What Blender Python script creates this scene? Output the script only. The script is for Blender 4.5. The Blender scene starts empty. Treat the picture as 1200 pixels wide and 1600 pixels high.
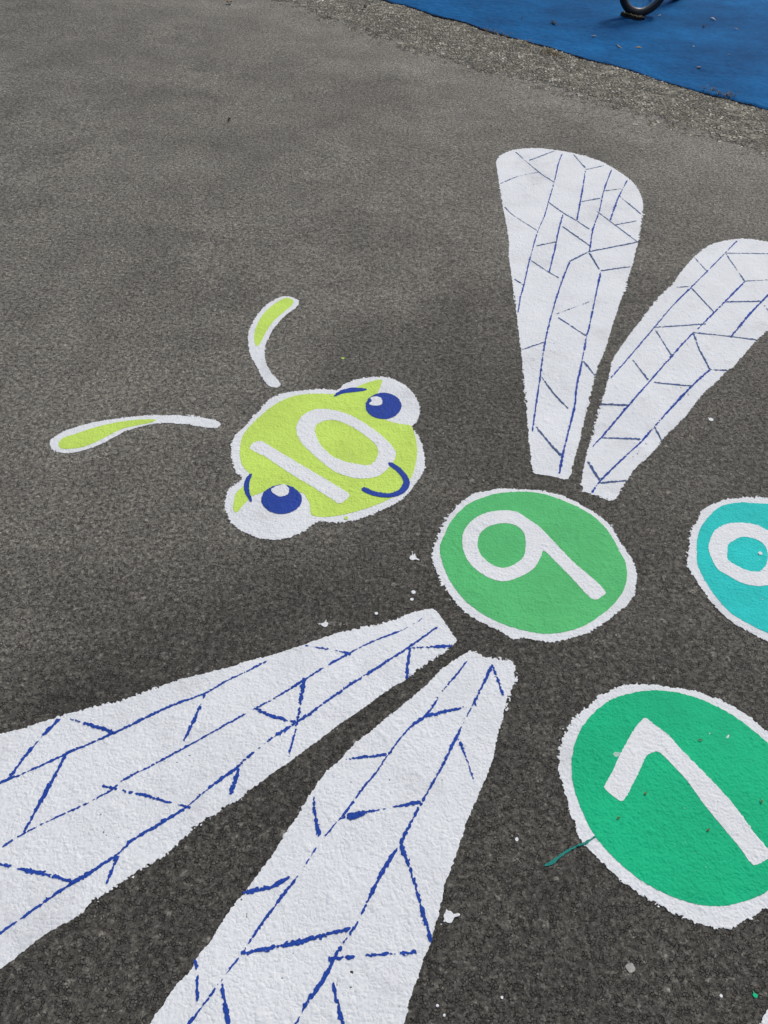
import bpy, math, random
import numpy as np

# ------------------------------------------------------------------ camera, world, sun, exposure
scene = bpy.context.scene
COL = scene.collection
R = math.radians
CAM_H, PITCH, ROLL = 1.5, R(46), R(3)

cam_d = bpy.data.cameras.new("camera")
cam_d.sensor_fit = 'VERTICAL'
cam_d.sensor_height = 36.0
cam_d.lens = 36.0 * 1250.0 / 1600.0
cam_d.clip_start, cam_d.clip_end = 0.02, 500.0
cam = bpy.data.objects.new("camera", cam_d)
COL.objects.link(cam)
from mathutils import Matrix, Vector
cam.matrix_world = Matrix.Translation((0, 0, CAM_H)) @ Matrix.Rotation(R(90) - PITCH, 4, 'X') @ Matrix.Rotation(ROLL, 4, 'Z')
scene.camera = cam

SUN_EL, SUN_AZ = R(48), R(38)          # azimuth measured from +Y (away from the camera) towards +X
world = bpy.data.worlds.new("World")
scene.world = world
world.use_nodes = True
wn = world.node_tree.nodes
sky = wn.new('ShaderNodeTexSky')
sky.sky_type = 'NISHITA'
sky.sun_disc = False
sky.sun_elevation = SUN_EL
sky.sun_rotation = SUN_AZ
sky.air_density, sky.dust_density, sky.ozone_density = 1.0, 4.0, 1.0
wn['Background'].inputs['Strength'].default_value = 0.10
world.node_tree.links.new(sky.outputs[0], wn['Background'].inputs[0])

sun_d = bpy.data.lights.new("sun", 'SUN')
sun_d.energy = 2.0
sun_d.angle = R(15)
sun_d.color = (1.0, 0.94, 0.86)
sun = bpy.data.objects.new("sun", sun_d)
COL.objects.link(sun)
sdir = Vector((math.sin(SUN_AZ) * math.cos(SUN_EL), math.cos(SUN_AZ) * math.cos(SUN_EL), math.sin(SUN_EL)))
sun.rotation_euler = sdir.to_track_quat('Z', 'Y').to_euler()
sun.location = sdir * 20

scene.view_settings.view_transform = 'Standard'
scene.view_settings.look = 'None'
scene.view_settings.exposure = 0.0
scene.view_settings.gamma = 1.0

# ------------------------------------------------------------------ traced plan of the paint, in metres on the ground
DATA = {'A_cross': [[(0.5262, 3.815), (0.611, 3.6101), (0.6688, 3.5084)], [(0.5815, 3.7312), (0.71, 3.8564)], [(0.4324, 3.4669), (0.5173, 3.5517), (0.6074, 3.6029)], [(0.4357, 3.2426), (0.4661, 3.171), (0.5493, 3.0496)], [(0.6277, 3.3063), (0.6767, 3.2178), (0.7217, 3.1546), (0.7643, 3.0853)], [(0.7961, 3.8233), (0.8327, 3.6759)], [(0.8307, 3.6619), (0.9205, 3.7175)], [(0.7663, 3.3321), (0.8512, 3.3724)], [(0.879, 3.4465), (0.96, 3.4816)], [(0.9415, 3.4039), (1.0032, 3.2457)], [(0.8216, 3.246), (0.8736, 3.1381), (0.9415, 2.9949)], [(0.8749, 3.1305), (0.9724, 3.1794)], [(0.6593, 3.0922), (0.7468, 2.943)], [(0.5396, 2.9208), (0.6161, 2.9598)], [(0.7403, 2.8967), (0.9409, 2.9917)], [(0.7334, 2.8931), (0.6531, 2.8125)], [(0.7367, 2.8842), (0.757, 2.7619)], [(0.7646, 2.7541), (0.8749, 2.7941)], [(0.5074, 2.8017), (0.5657, 2.7226), (0.5964, 2.686)], [(0.5625, 2.442), (0.7007, 2.539)], [(0.5641, 2.4199), (0.6451, 2.3166)], [(0.4237, 2.2167), (0.4998, 2.2653)], [(0.4321, 2.6586), (0.4596, 2.6268)], [(0.6182, 2.1676), (0.644, 2.0952)], [(0.4741, 2.072), (0.5051, 1.9875), (0.5382, 1.9224)], [(0.4338, 1.8242), (0.4615, 1.7598), (0.4892, 1.707)]],
 'A_long': [[(0.7427, 3.8267), (0.7109, 3.7052), (0.6708, 3.5113), (0.6262, 3.3182), (0.5926, 3.174), (0.5537, 3.0426), (0.5157, 2.8779), (0.4984, 2.8007), (0.4674, 2.6439), (0.4438, 2.5373), (0.4267, 2.4364)], [(0.8265, 3.6435), (0.7733, 3.3841), (0.7251, 3.1606)], [(0.9485, 3.6724), (0.879, 3.4465), (0.8297, 3.2469), (0.7796, 3.0837), (0.7449, 2.9224), (0.7334, 2.8931)], [(1.0025, 3.5711), (0.9337, 3.3907), (0.863, 3.1705)], [(0.672, 3.2001), (0.636, 3.0463), (0.601, 2.8769), (0.5955, 2.8557), (0.5664, 2.7295)], [(0.6507, 2.8034), (0.6144, 2.692), (0.5825, 2.5825), (0.5505, 2.4633), (0.5112, 2.3007), (0.4763, 2.1192), (0.4675, 2.0659), (0.4422, 1.9299), (0.4194, 1.8037)], [(0.7575, 2.7362), (0.7217, 2.5963), (0.678, 2.4234), (0.6398, 2.2781), (0.6053, 2.1369), (0.582, 2.0482), (0.5555, 1.9188), (0.5214, 1.7976), (0.4942, 1.6984), (0.479, 1.6312)]],
 'B_cross': [[(1.2788, 2.9454), (1.4511, 2.9636), (1.5798, 2.973)], [(1.2787, 2.937), (1.2956, 2.7342)], [(1.2983, 2.7368), (1.3898, 2.7568), (1.4951, 2.7737)], [(1.1458, 2.8938), (1.1694, 2.7874)], [(1.0175, 2.661), (1.0727, 2.6718)], [(1.0802, 2.6621), (1.1237, 2.5067)], [(1.1858, 2.5793), (1.3157, 2.5977)], [(0.897, 2.3892), (1.0744, 2.4276)], [(0.8904, 2.3743), (0.916, 2.2209)], [(1.0187, 2.3701), (1.1413, 2.3589), (1.2252, 2.3476)], [(1.0187, 2.3701), (1.0163, 2.2601), (1.0231, 2.2007)], [(1.3204, 2.5675), (1.3295, 2.5023)], [(1.018, 2.2633), (1.0245, 2.1635)], [(0.7813, 2.1895), (0.8096, 2.0879)], [(0.83, 2.0737), (0.9441, 2.0669)], [(1.028, 2.1602), (1.0799, 2.1612)], [(0.643, 1.9492), (0.7184, 1.951)], [(0.6193, 1.7924), (0.7327, 1.7973)], [(0.7866, 1.854), (0.7949, 1.7975)], [(0.5651, 1.6821), (0.5867, 1.6132)], [(0.5902, 1.6003), (0.6606, 1.6162)]],
 'B_long': [[(1.3513, 3.0523), (1.2733, 2.9406), (1.1683, 2.7912), (1.0766, 2.6632), (0.982, 2.5312), (0.8918, 2.3907), (0.8326, 2.2989), (0.7917, 2.2353), (0.693, 2.0848)], [(1.2925, 2.7301), (1.2152, 2.6254), (1.1228, 2.5031), (1.0409, 2.3949)], [(1.0206, 2.3702), (0.9532, 2.2789), (0.896, 2.1924), (0.9175, 2.2277), (0.814, 2.0779), (0.7296, 1.9565), (0.627, 1.8049), (0.5883, 1.7519)], [(1.4405, 2.7527), (1.3572, 2.6467), (1.2591, 2.5197), (1.1442, 2.356)], [(1.0205, 2.156), (0.9407, 2.0612), (0.8483, 1.9405), (0.782, 1.8506), (0.7346, 1.7868), (0.6572, 1.6948), (0.59, 1.6108), (0.5591, 1.5616)]],
 'C_cross': [[(0.0709, 1.0277), (0.1645, 1.0376)], [(0.0743, 1.0279), (0.0676, 0.95)], [(-0.158, 1.0191), (-0.0808, 1.008), (-0.059, 1.0026)], [(-0.1533, 0.9312), (-0.1562, 0.8339), (-0.1641, 0.7527)], [(-0.2528, 0.858), (-0.2124, 0.8405), (-0.16, 0.8288)], [(-0.2587, 0.7293), (-0.2658, 0.6718)], [(-0.3582, 0.8823), (-0.366, 0.8315), (-0.3802, 0.773)], [(-0.643, 0.8056), (-0.66, 0.7711), (-0.6796, 0.7283), (-0.6954, 0.6785)], [(-0.6343, 0.8124), (-0.5872, 0.8015), (-0.5257, 0.7845)], [(-0.6034, 0.7349), (-0.6134, 0.6743), (-0.6273, 0.6064), (-0.6332, 0.5721)], [(-0.5133, 0.6712), (-0.4424, 0.66), (-0.3949, 0.6499), (-0.3394, 0.6383)], [(-0.7171, 0.5253), (-0.6562, 0.5171), (-0.6155, 0.5106), (-0.5633, 0.5033), (-0.5143, 0.4929)], [(-0.4508, 0.539), (-0.4563, 0.4958)]],
 'C_long': [[(0.119, 1.1256), (0.0627, 1.0797), (-0.0087, 1.04), (-0.0638, 1.0023), (-0.1256, 0.9544), (-0.151, 0.9314), (-0.2051, 0.8863), (-0.2499, 0.8532), (-0.2895, 0.8237), (-0.2934, 0.821), (-0.3469, 0.7796), (-0.388, 0.7493), (-0.4352, 0.7149), (-0.471, 0.6908), (-0.4967, 0.6635), (-0.5373, 0.6339), (-0.5813, 0.6068), (-0.6332, 0.5721), (-0.6659, 0.5432), (-0.7248, 0.4969)], [(0.1336, 1.0872), (0.0733, 1.0307), (-0.0051, 0.9645), (-0.0752, 0.9044), (-0.1496, 0.8343), (-0.2052, 0.7877), (-0.2535, 0.7363), (-0.2566, 0.7294), (-0.3103, 0.6779), (-0.3474, 0.6378), (-0.3851, 0.6071), (-0.4318, 0.5708), (-0.4524, 0.5446), (-0.4989, 0.5047), (-0.5143, 0.4929), (-0.5586, 0.455), (-0.5976, 0.4185), (-0.6143, 0.4043), (-0.6685, 0.3592)], [(-0.242, 0.9718), (-0.2818, 0.9422), (-0.3151, 0.9204), (-0.3587, 0.8848), (-0.4272, 0.8478), (-0.5029, 0.7968), (-0.5542, 0.7631), (-0.6013, 0.735), (-0.66, 0.6958), (-0.7113, 0.6655), (-0.7755, 0.6211)]],
 'D_cross': [[(0.2563, 0.9932), (0.2663, 0.9533), (0.2743, 0.9213)], [(0.1117, 0.8603), (0.1511, 0.8714), (0.2148, 0.8907)], [(-0.0566, 0.7525), (-0.0344, 0.7557), (0.0289, 0.7673)], [(0.1762, 0.8106), (0.191, 0.7704), (0.204, 0.7197)], [(-0.1067, 0.6724), (-0.0989, 0.6289), (-0.0892, 0.6011)], [(-0.0566, 0.6311), (-0.034, 0.6378), (0.001, 0.6487), (0.0508, 0.6605), (0.0974, 0.673)], [(0.065, 0.5863), (0.0812, 0.5467), (0.0952, 0.5053), (0.1087, 0.4624), (0.1184, 0.4269)], [(-0.0506, 0.3923), (0.0042, 0.3997), (0.0929, 0.4097)], [(-0.0465, 0.3622), (-0.0347, 0.3301), (-0.0233, 0.2999), (-0.0089, 0.2644)], [(-0.196, 0.3945), (-0.1567, 0.4038), (-0.1036, 0.4163), (-0.0475, 0.4342), (-0.0587, 0.4302), (-0.0097, 0.446)], [(-0.2115, 0.4918), (-0.1702, 0.502), (-0.1381, 0.5202)], [(-0.2755, 0.3786), (-0.2676, 0.3527), (-0.2612, 0.3205)], [(-0.2252, 0.3453), (-0.2151, 0.3181), (-0.2054, 0.2917), (-0.1934, 0.2662)]],
 'D_long': [[(0.203, 1.0045), (0.1856, 0.9768), (0.1479, 0.9229), (0.1117, 0.8625), (0.0731, 0.8258), (0.0327, 0.7655), (0.0118, 0.7286), (-0.0089, 0.7004), (-0.0402, 0.6501), (-0.0769, 0.6), (-0.0891, 0.5813), (-0.1212, 0.5238), (-0.1454, 0.487), (-0.1776, 0.4355), (-0.1968, 0.3994), (-0.2246, 0.357), (-0.2448, 0.3236), (-0.2677, 0.2889), (-0.2998, 0.2445)], [(0.2563, 0.9932), (0.2332, 0.9419), (0.2067, 0.8857), (0.1732, 0.8147), (0.1417, 0.7476), (0.1046, 0.6764), (0.0834, 0.635), (0.0664, 0.6005), (0.0631, 0.5931), (0.0305, 0.5375), (0.0091, 0.4915), (-0.0114, 0.4474), (-0.0403, 0.4019), (-0.0564, 0.3686), (-0.0751, 0.3363), (-0.0789, 0.3358), (-0.0981, 0.2965), (-0.1246, 0.2438)]],
 'ant_l': [(-0.9385, 1.6523), (-0.9336, 1.6718), (-0.9166, 1.6973), (-0.8859, 1.7214), (-0.8417, 1.7449), (-0.7892, 1.7643), (-0.735, 1.7799), (-0.6788, 1.7897), (-0.6149, 1.795), (-0.5623, 1.7931), (-0.5155, 1.7868), (-0.4864, 1.7699), (-0.4924, 1.7494), (-0.528, 1.7505), (-0.5743, 1.7567), (-0.62, 1.759), (-0.6643, 1.7554), (-0.7046, 1.7361), (-0.7434, 1.7133), (-0.7725, 1.6799), (-0.8062, 1.6439), (-0.8428, 1.6205), (-0.8821, 1.6081), (-0.9121, 1.615), (-0.9298, 1.6313)],
 'ant_l_fill': [(-0.9124, 1.6449), (-0.9076, 1.6691), (-0.8822, 1.6884), (-0.8403, 1.7182), (-0.7958, 1.7417), (-0.7489, 1.7585), (-0.7063, 1.7691), (-0.6709, 1.77), (-0.6837, 1.7558), (-0.7242, 1.7375), (-0.758, 1.7199), (-0.7874, 1.6883), (-0.8163, 1.6573), (-0.8469, 1.6341), (-0.8815, 1.6258), (-0.9005, 1.6271)],
 'ant_r': [(-0.3303, 2.4318), (-0.344, 2.4493), (-0.3688, 2.4615), (-0.3958, 2.4589), (-0.4267, 2.4267), (-0.4506, 2.3773), (-0.4678, 2.3133), (-0.4746, 2.2457), (-0.4698, 2.1814), (-0.4521, 2.1143), (-0.4256, 2.0563), (-0.3957, 1.9947), (-0.3694, 1.9539), (-0.3366, 1.9545), (-0.3464, 1.9876), (-0.3765, 2.0311), (-0.3985, 2.0886), (-0.4092, 2.1491), (-0.405, 2.213), (-0.3918, 2.28), (-0.3631, 2.3508), (-0.3378, 2.3953)],
 'ant_r_fill': [(-0.3519, 2.4369), (-0.3716, 2.4525), (-0.3935, 2.4401), (-0.4222, 2.3942), (-0.4447, 2.3361), (-0.4544, 2.2741), (-0.4535, 2.2085), (-0.4388, 2.1589), (-0.4267, 2.1853), (-0.4195, 2.2377), (-0.4027, 2.3059), (-0.3761, 2.3635), (-0.3543, 2.4051)],
 'blot_D': [(-0.0403, 0.6374), (-0.0361, 0.6431), (-0.0168, 0.6477), (-0.0055, 0.6502), (-0.004, 0.643), (-0.0144, 0.637), (-0.0299, 0.6308), (-0.0371, 0.6322)],
 'blue_edge': [(-1.7741, 7.6689), (-0.2257, 6.2801), (-0.0485, 6.1421), (0.1643, 5.9437), (0.3678, 5.7967), (0.5416, 5.6253), (0.8203, 5.4186), (0.9932, 5.2554), (1.1961, 5.1056), (1.3983, 4.911), (1.6228, 4.7226), (1.9118, 4.5192), (2.4371, 4.1497)],
 'brow_l': [(-0.3626, 1.5654), (-0.3724, 1.5548), (-0.377, 1.5246), (-0.3703, 1.4922), (-0.3511, 1.46), (-0.346, 1.4597), (-0.351, 1.4757), (-0.3598, 1.5003), (-0.3633, 1.5294), (-0.3616, 1.5519)],
 'brow_r': [(-0.1695, 1.9179), (-0.1586, 1.9415), (-0.1364, 1.9576), (-0.1135, 1.9654), (-0.0752, 1.9629), (-0.0776, 1.9541), (-0.1121, 1.9435), (-0.1407, 1.9364), (-0.16, 1.9225)],
 'corner_edge': (0.6682, 0.3346),
 'd7_fill': [(0.4017, 0.7326), (0.4035, 0.7134), (0.4068, 0.6945), (0.4115, 0.6759), (0.4165, 0.6573), (0.4231, 0.6393), (0.4319, 0.6221), (0.4428, 0.6062), (0.4549, 0.5913), (0.4679, 0.5772), (0.4819, 0.5641), (0.497, 0.5523), (0.5131, 0.5418), (0.53, 0.5326), (0.5477, 0.5249), (0.566, 0.5187), (0.5848, 0.5141), (0.6039, 0.5113), (0.6233, 0.5104), (0.6426, 0.512), (0.6616, 0.5152), (0.6802, 0.5201), (0.6984, 0.5262), (0.7161, 0.5337), (0.733, 0.5426), (0.7493, 0.5527), (0.7647, 0.5641), (0.7791, 0.5768), (0.7923, 0.5908), (0.8043, 0.6059), (0.8149, 0.622), (0.8241, 0.639), (0.8318, 0.6567), (0.8379, 0.6751), (0.8424, 0.694), (0.8452, 0.7132), (0.8464, 0.7326), (0.8459, 0.7521), (0.8436, 0.7715), (0.8397, 0.7906), (0.8341, 0.8094), (0.8269, 0.8276), (0.8174, 0.8447), (0.8054, 0.8601), (0.7925, 0.8746), (0.7789, 0.8883), (0.7643, 0.9007), (0.749, 0.9121), (0.733, 0.9226), (0.7161, 0.9317), (0.6985, 0.9392), (0.6802, 0.945), (0.6615, 0.9492), (0.6425, 0.9518), (0.6233, 0.9526), (0.6041, 0.9516), (0.5852, 0.9488), (0.5666, 0.9444), (0.5483, 0.9386), (0.5303, 0.932), (0.5129, 0.9239), (0.4964, 0.9138), (0.4811, 0.902), (0.4669, 0.889), (0.4538, 0.8749), (0.4418, 0.8597), (0.4311, 0.8436), (0.4218, 0.8266), (0.4143, 0.8087), (0.4084, 0.7902), (0.4042, 0.7712), (0.4022, 0.752)],
 'd7_out': [(0.3805, 0.7276), (0.3834, 0.7067), (0.3862, 0.6859), (0.3904, 0.6654), (0.3963, 0.6452), (0.3981, 0.6229), (0.4105, 0.6051), (0.425, 0.5892), (0.4396, 0.574), (0.4533, 0.5582), (0.4685, 0.5438), (0.4858, 0.5321), (0.5031, 0.5205), (0.5208, 0.5091), (0.5398, 0.4998), (0.5594, 0.4915), (0.5797, 0.4839), (0.6008, 0.4773), (0.6227, 0.4746), (0.6448, 0.4754), (0.6656, 0.4843), (0.6853, 0.4938), (0.7042, 0.5038), (0.7235, 0.5113), (0.7422, 0.5206), (0.76, 0.5315), (0.7768, 0.544), (0.7925, 0.5579), (0.8069, 0.5731), (0.8199, 0.5895), (0.8315, 0.607), (0.8416, 0.6255), (0.85, 0.6449), (0.8567, 0.6649), (0.8616, 0.6855), (0.8647, 0.7064), (0.866, 0.7276), (0.8654, 0.7488), (0.863, 0.77), (0.8588, 0.7909), (0.8527, 0.8113), (0.8448, 0.8312), (0.8353, 0.8503), (0.8243, 0.8688), (0.812, 0.8865), (0.7975, 0.9024), (0.7816, 0.917), (0.7644, 0.9299), (0.7451, 0.9397), (0.7253, 0.9475), (0.7054, 0.9547), (0.6849, 0.9598), (0.664, 0.9616), (0.6433, 0.9631), (0.6227, 0.9654), (0.6018, 0.9666), (0.5806, 0.9663), (0.5594, 0.9639), (0.5383, 0.9594), (0.5194, 0.949), (0.5011, 0.9382), (0.4822, 0.9283), (0.4667, 0.9135), (0.4517, 0.8986), (0.4356, 0.8846), (0.4208, 0.869), (0.4081, 0.8515), (0.3972, 0.8328), (0.3881, 0.813), (0.3822, 0.792), (0.3784, 0.7707), (0.3769, 0.7491)],
 'd8_fill': [(0.7899, 1.3254), (0.7903, 1.3051), (0.7934, 1.2851), (0.798, 1.2654), (0.8028, 1.2456), (0.8093, 1.2262), (0.8171, 1.2071), (0.8262, 1.1883), (0.8385, 1.1714), (0.8542, 1.1575), (0.8707, 1.145), (0.8876, 1.1334), (0.9055, 1.1234), (0.9235, 1.1141), (0.9424, 1.1064), (0.9618, 1.1004), (0.9816, 1.0961), (1.0018, 1.0935), (1.0221, 1.0927), (1.0423, 1.0936), (1.0624, 1.0964), (1.0822, 1.1008), (1.1015, 1.107), (1.1202, 1.1148), (1.1382, 1.1243), (1.1552, 1.1352), (1.1713, 1.1476), (1.1861, 1.1613), (1.1997, 1.1763), (1.212, 1.1924), (1.2228, 1.2095), (1.2321, 1.2275), (1.2397, 1.2462), (1.2457, 1.2655), (1.25, 1.2852), (1.2526, 1.3052), (1.2534, 1.3254), (1.2524, 1.3456), (1.2497, 1.3655), (1.2453, 1.3852), (1.2392, 1.4044), (1.2314, 1.423), (1.222, 1.4408), (1.2111, 1.4578), (1.1988, 1.4737), (1.1852, 1.4885), (1.1703, 1.502), (1.1543, 1.5142), (1.1373, 1.525), (1.1194, 1.5342), (1.1008, 1.5418), (1.0816, 1.5478), (1.062, 1.552), (1.0421, 1.5546), (1.0221, 1.5551), (1.002, 1.5547), (0.9815, 1.5556), (0.9607, 1.5544), (0.94, 1.5509), (0.9197, 1.5449), (0.9011, 1.535), (0.8843, 1.5221), (0.8697, 1.507), (0.8565, 1.491), (0.8434, 1.4753), (0.8318, 1.4586), (0.8218, 1.441), (0.8133, 1.4228), (0.8063, 1.4039), (0.8011, 1.3846), (0.7972, 1.365), (0.7927, 1.3455)],
 'd8_out': [(0.7639, 1.3234), (0.766, 1.3008), (0.7725, 1.2789), (0.7792, 1.2576), (0.7855, 1.2363), (0.7925, 1.2151), (0.8008, 1.1941), (0.812, 1.1744), (0.8253, 1.1559), (0.841, 1.1395), (0.859, 1.1257), (0.8778, 1.1134), (0.8963, 1.1007), (0.9162, 1.0903), (0.9369, 1.0818), (0.9583, 1.0751), (0.9803, 1.0703), (1.0025, 1.0674), (1.0249, 1.0665), (1.0473, 1.0675), (1.0695, 1.0705), (1.0914, 1.0754), (1.1127, 1.0822), (1.1334, 1.0909), (1.1532, 1.1012), (1.172, 1.1133), (1.1897, 1.127), (1.2062, 1.1422), (1.2213, 1.1587), (1.2348, 1.1765), (1.2468, 1.1953), (1.257, 1.2152), (1.2655, 1.2359), (1.2722, 1.2572), (1.277, 1.279), (1.2798, 1.3011), (1.2807, 1.3234), (1.2797, 1.3457), (1.2767, 1.3679), (1.2718, 1.3896), (1.2651, 1.4109), (1.2565, 1.4314), (1.2461, 1.4512), (1.2341, 1.4699), (1.2205, 1.4876), (1.2054, 1.5039), (1.1889, 1.5189), (1.1712, 1.5324), (1.1524, 1.5443), (1.1327, 1.5546), (1.1121, 1.563), (1.0909, 1.5696), (1.0692, 1.5744), (1.0471, 1.5772), (1.0249, 1.5784), (1.0027, 1.5778), (0.9805, 1.5753), (0.9586, 1.5709), (0.9361, 1.5675), (0.9139, 1.5614), (0.894, 1.5502), (0.8741, 1.5388), (0.856, 1.5247), (0.8401, 1.5083), (0.8306, 1.4865), (0.819, 1.4676), (0.8063, 1.4497), (0.7959, 1.4302), (0.7881, 1.4096), (0.7822, 1.3885), (0.7754, 1.3674), (0.7696, 1.3458)],
 'd9_fill': [(0.1447, 1.3192), (0.1474, 1.2993), (0.1512, 1.2797), (0.1563, 1.2605), (0.1625, 1.2417), (0.1699, 1.2233), (0.179, 1.2057), (0.1893, 1.1888), (0.2008, 1.1726), (0.2138, 1.1574), (0.2283, 1.1437), (0.244, 1.1313), (0.2608, 1.1203), (0.2785, 1.1109), (0.2969, 1.103), (0.316, 1.0966), (0.3355, 1.0918), (0.3554, 1.0878), (0.3756, 1.0852), (0.396, 1.0864), (0.416, 1.0906), (0.4354, 1.0964), (0.4541, 1.1038), (0.472, 1.1127), (0.4889, 1.1232), (0.5046, 1.1351), (0.5192, 1.1482), (0.5341, 1.1608), (0.5481, 1.1746), (0.5612, 1.1893), (0.5731, 1.2053), (0.584, 1.2221), (0.5935, 1.24), (0.6003, 1.2591), (0.6053, 1.2788), (0.6077, 1.2989), (0.6078, 1.3192), (0.6035, 1.3392), (0.5975, 1.3584), (0.5935, 1.3776), (0.5885, 1.3967), (0.5819, 1.4154), (0.5737, 1.4336), (0.5639, 1.451), (0.5522, 1.4674), (0.538, 1.4816), (0.5227, 1.4945), (0.5064, 1.5059), (0.4892, 1.5159), (0.4715, 1.5249), (0.4538, 1.534), (0.4352, 1.5416), (0.4157, 1.5466), (0.3957, 1.549), (0.3756, 1.5493), (0.3556, 1.5479), (0.3358, 1.5451), (0.3161, 1.5413), (0.2968, 1.5358), (0.2784, 1.5278), (0.2608, 1.5181), (0.2438, 1.5076), (0.2274, 1.496), (0.2131, 1.4818), (0.2004, 1.4663), (0.1892, 1.4498), (0.1789, 1.4328), (0.1701, 1.4151), (0.163, 1.3966), (0.1574, 1.3777), (0.1503, 1.359), (0.1448, 1.3394)],
 'd9_out': [(0.1266, 1.3154), (0.1253, 1.2935), (0.1295, 1.2721), (0.1358, 1.2513), (0.144, 1.2313), (0.1529, 1.2118), (0.1623, 1.1926), (0.1732, 1.1741), (0.1854, 1.1562), (0.1982, 1.1385), (0.2142, 1.1237), (0.2327, 1.1121), (0.2513, 1.101), (0.2704, 1.0909), (0.289, 1.079), (0.3085, 1.0669), (0.332, 1.0712), (0.3533, 1.0669), (0.375, 1.0644), (0.3971, 1.0633), (0.4184, 1.0693), (0.439, 1.0766), (0.4591, 1.0844), (0.4787, 1.0931), (0.4963, 1.1053), (0.5135, 1.1176), (0.5303, 1.1304), (0.5457, 1.1448), (0.5611, 1.1592), (0.577, 1.174), (0.5935, 1.1892), (0.6063, 1.2075), (0.6163, 1.2276), (0.6233, 1.2489), (0.629, 1.2706), (0.6308, 1.293), (0.6285, 1.3154), (0.6234, 1.3371), (0.6168, 1.358), (0.6093, 1.3781), (0.6021, 1.398), (0.596, 1.4184), (0.5896, 1.4392), (0.5774, 1.457), (0.5646, 1.4744), (0.5494, 1.4897), (0.5323, 1.5028), (0.5169, 1.518), (0.4991, 1.5303), (0.4796, 1.5397), (0.4593, 1.547), (0.4388, 1.5533), (0.4178, 1.5581), (0.3963, 1.5587), (0.375, 1.5591), (0.3537, 1.5588), (0.3322, 1.5584), (0.3099, 1.5583), (0.2889, 1.552), (0.2683, 1.5444), (0.2467, 1.5377), (0.2289, 1.5241), (0.2134, 1.508), (0.2, 1.4904), (0.1853, 1.4745), (0.1723, 1.4574), (0.1637, 1.4374), (0.1557, 1.4176), (0.1477, 1.3981), (0.1414, 1.378), (0.1351, 1.3577), (0.13, 1.3368)],
 'dribble': [(0.4286, 0.6245), (0.4173, 0.6179), (0.4082, 0.6116), (0.3973, 0.608), (0.3815, 0.5999), (0.3697, 0.5942), (0.3616, 0.588), (0.3517, 0.5813), (0.3418, 0.5748), (0.334, 0.5697), (0.3286, 0.567), (0.3275, 0.5634), (0.3334, 0.5644), (0.341, 0.5669), (0.3479, 0.5701), (0.3529, 0.576), (0.3618, 0.5829), (0.371, 0.5895), (0.3829, 0.5963), (0.3968, 0.6043), (0.4091, 0.6072), (0.4186, 0.6139), (0.4297, 0.6216)],
 'eight': [(0.8308, 1.3834), (0.8438, 1.4153), (0.8641, 1.4448), (0.8931, 1.4665), (0.9219, 1.4758), (0.9539, 1.4774), (0.9811, 1.471), (1.0041, 1.4548), (1.0291, 1.4389), (1.0601, 1.4218), (1.087, 1.4013), (1.1079, 1.3722), (1.1158, 1.3363), (1.108, 1.3066), (1.0863, 1.2797), (1.0536, 1.2557), (1.0211, 1.2458), (0.9918, 1.2454), (0.9702, 1.2626), (0.9486, 1.2674), (0.9239, 1.2632), (0.9001, 1.2657), (0.8782, 1.2752), (0.854, 1.2958), (0.8363, 1.314), (0.8293, 1.3563)],
 'eight_hole': [(0.8752, 1.3696), (0.8856, 1.3975), (0.905, 1.4127), (0.9239, 1.4251), (0.945, 1.4266), (0.9682, 1.4171), (0.9788, 1.4006), (0.98, 1.3802), (0.974, 1.3563), (0.9599, 1.3289), (0.943, 1.3122), (0.9299, 1.31), (0.9081, 1.3124), (0.8914, 1.3243), (0.8712, 1.3426)],
 'eight_hole2': [(1.0101, 1.3521), (1.0284, 1.3701), (1.0492, 1.3715), (1.067, 1.3561), (1.0735, 1.3302), (1.0684, 1.3072), (1.0513, 1.2932), (1.0275, 1.2884), (1.0104, 1.2968), (1.0013, 1.3155)],
 'glint_l': [(-0.3023, 1.5046), (-0.2947, 1.5168), (-0.2694, 1.5276), (-0.2559, 1.5095), (-0.2577, 1.4905), (-0.2748, 1.4813), (-0.294, 1.4921)],
 'glint_r': [(-0.0617, 1.8945), (-0.0542, 1.9053), (-0.0587, 1.9161), (-0.05, 1.9262), (-0.0296, 1.9251), (-0.023, 1.9061), (-0.0247, 1.8903), (-0.0451, 1.884), (-0.0556, 1.8868)],
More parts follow.
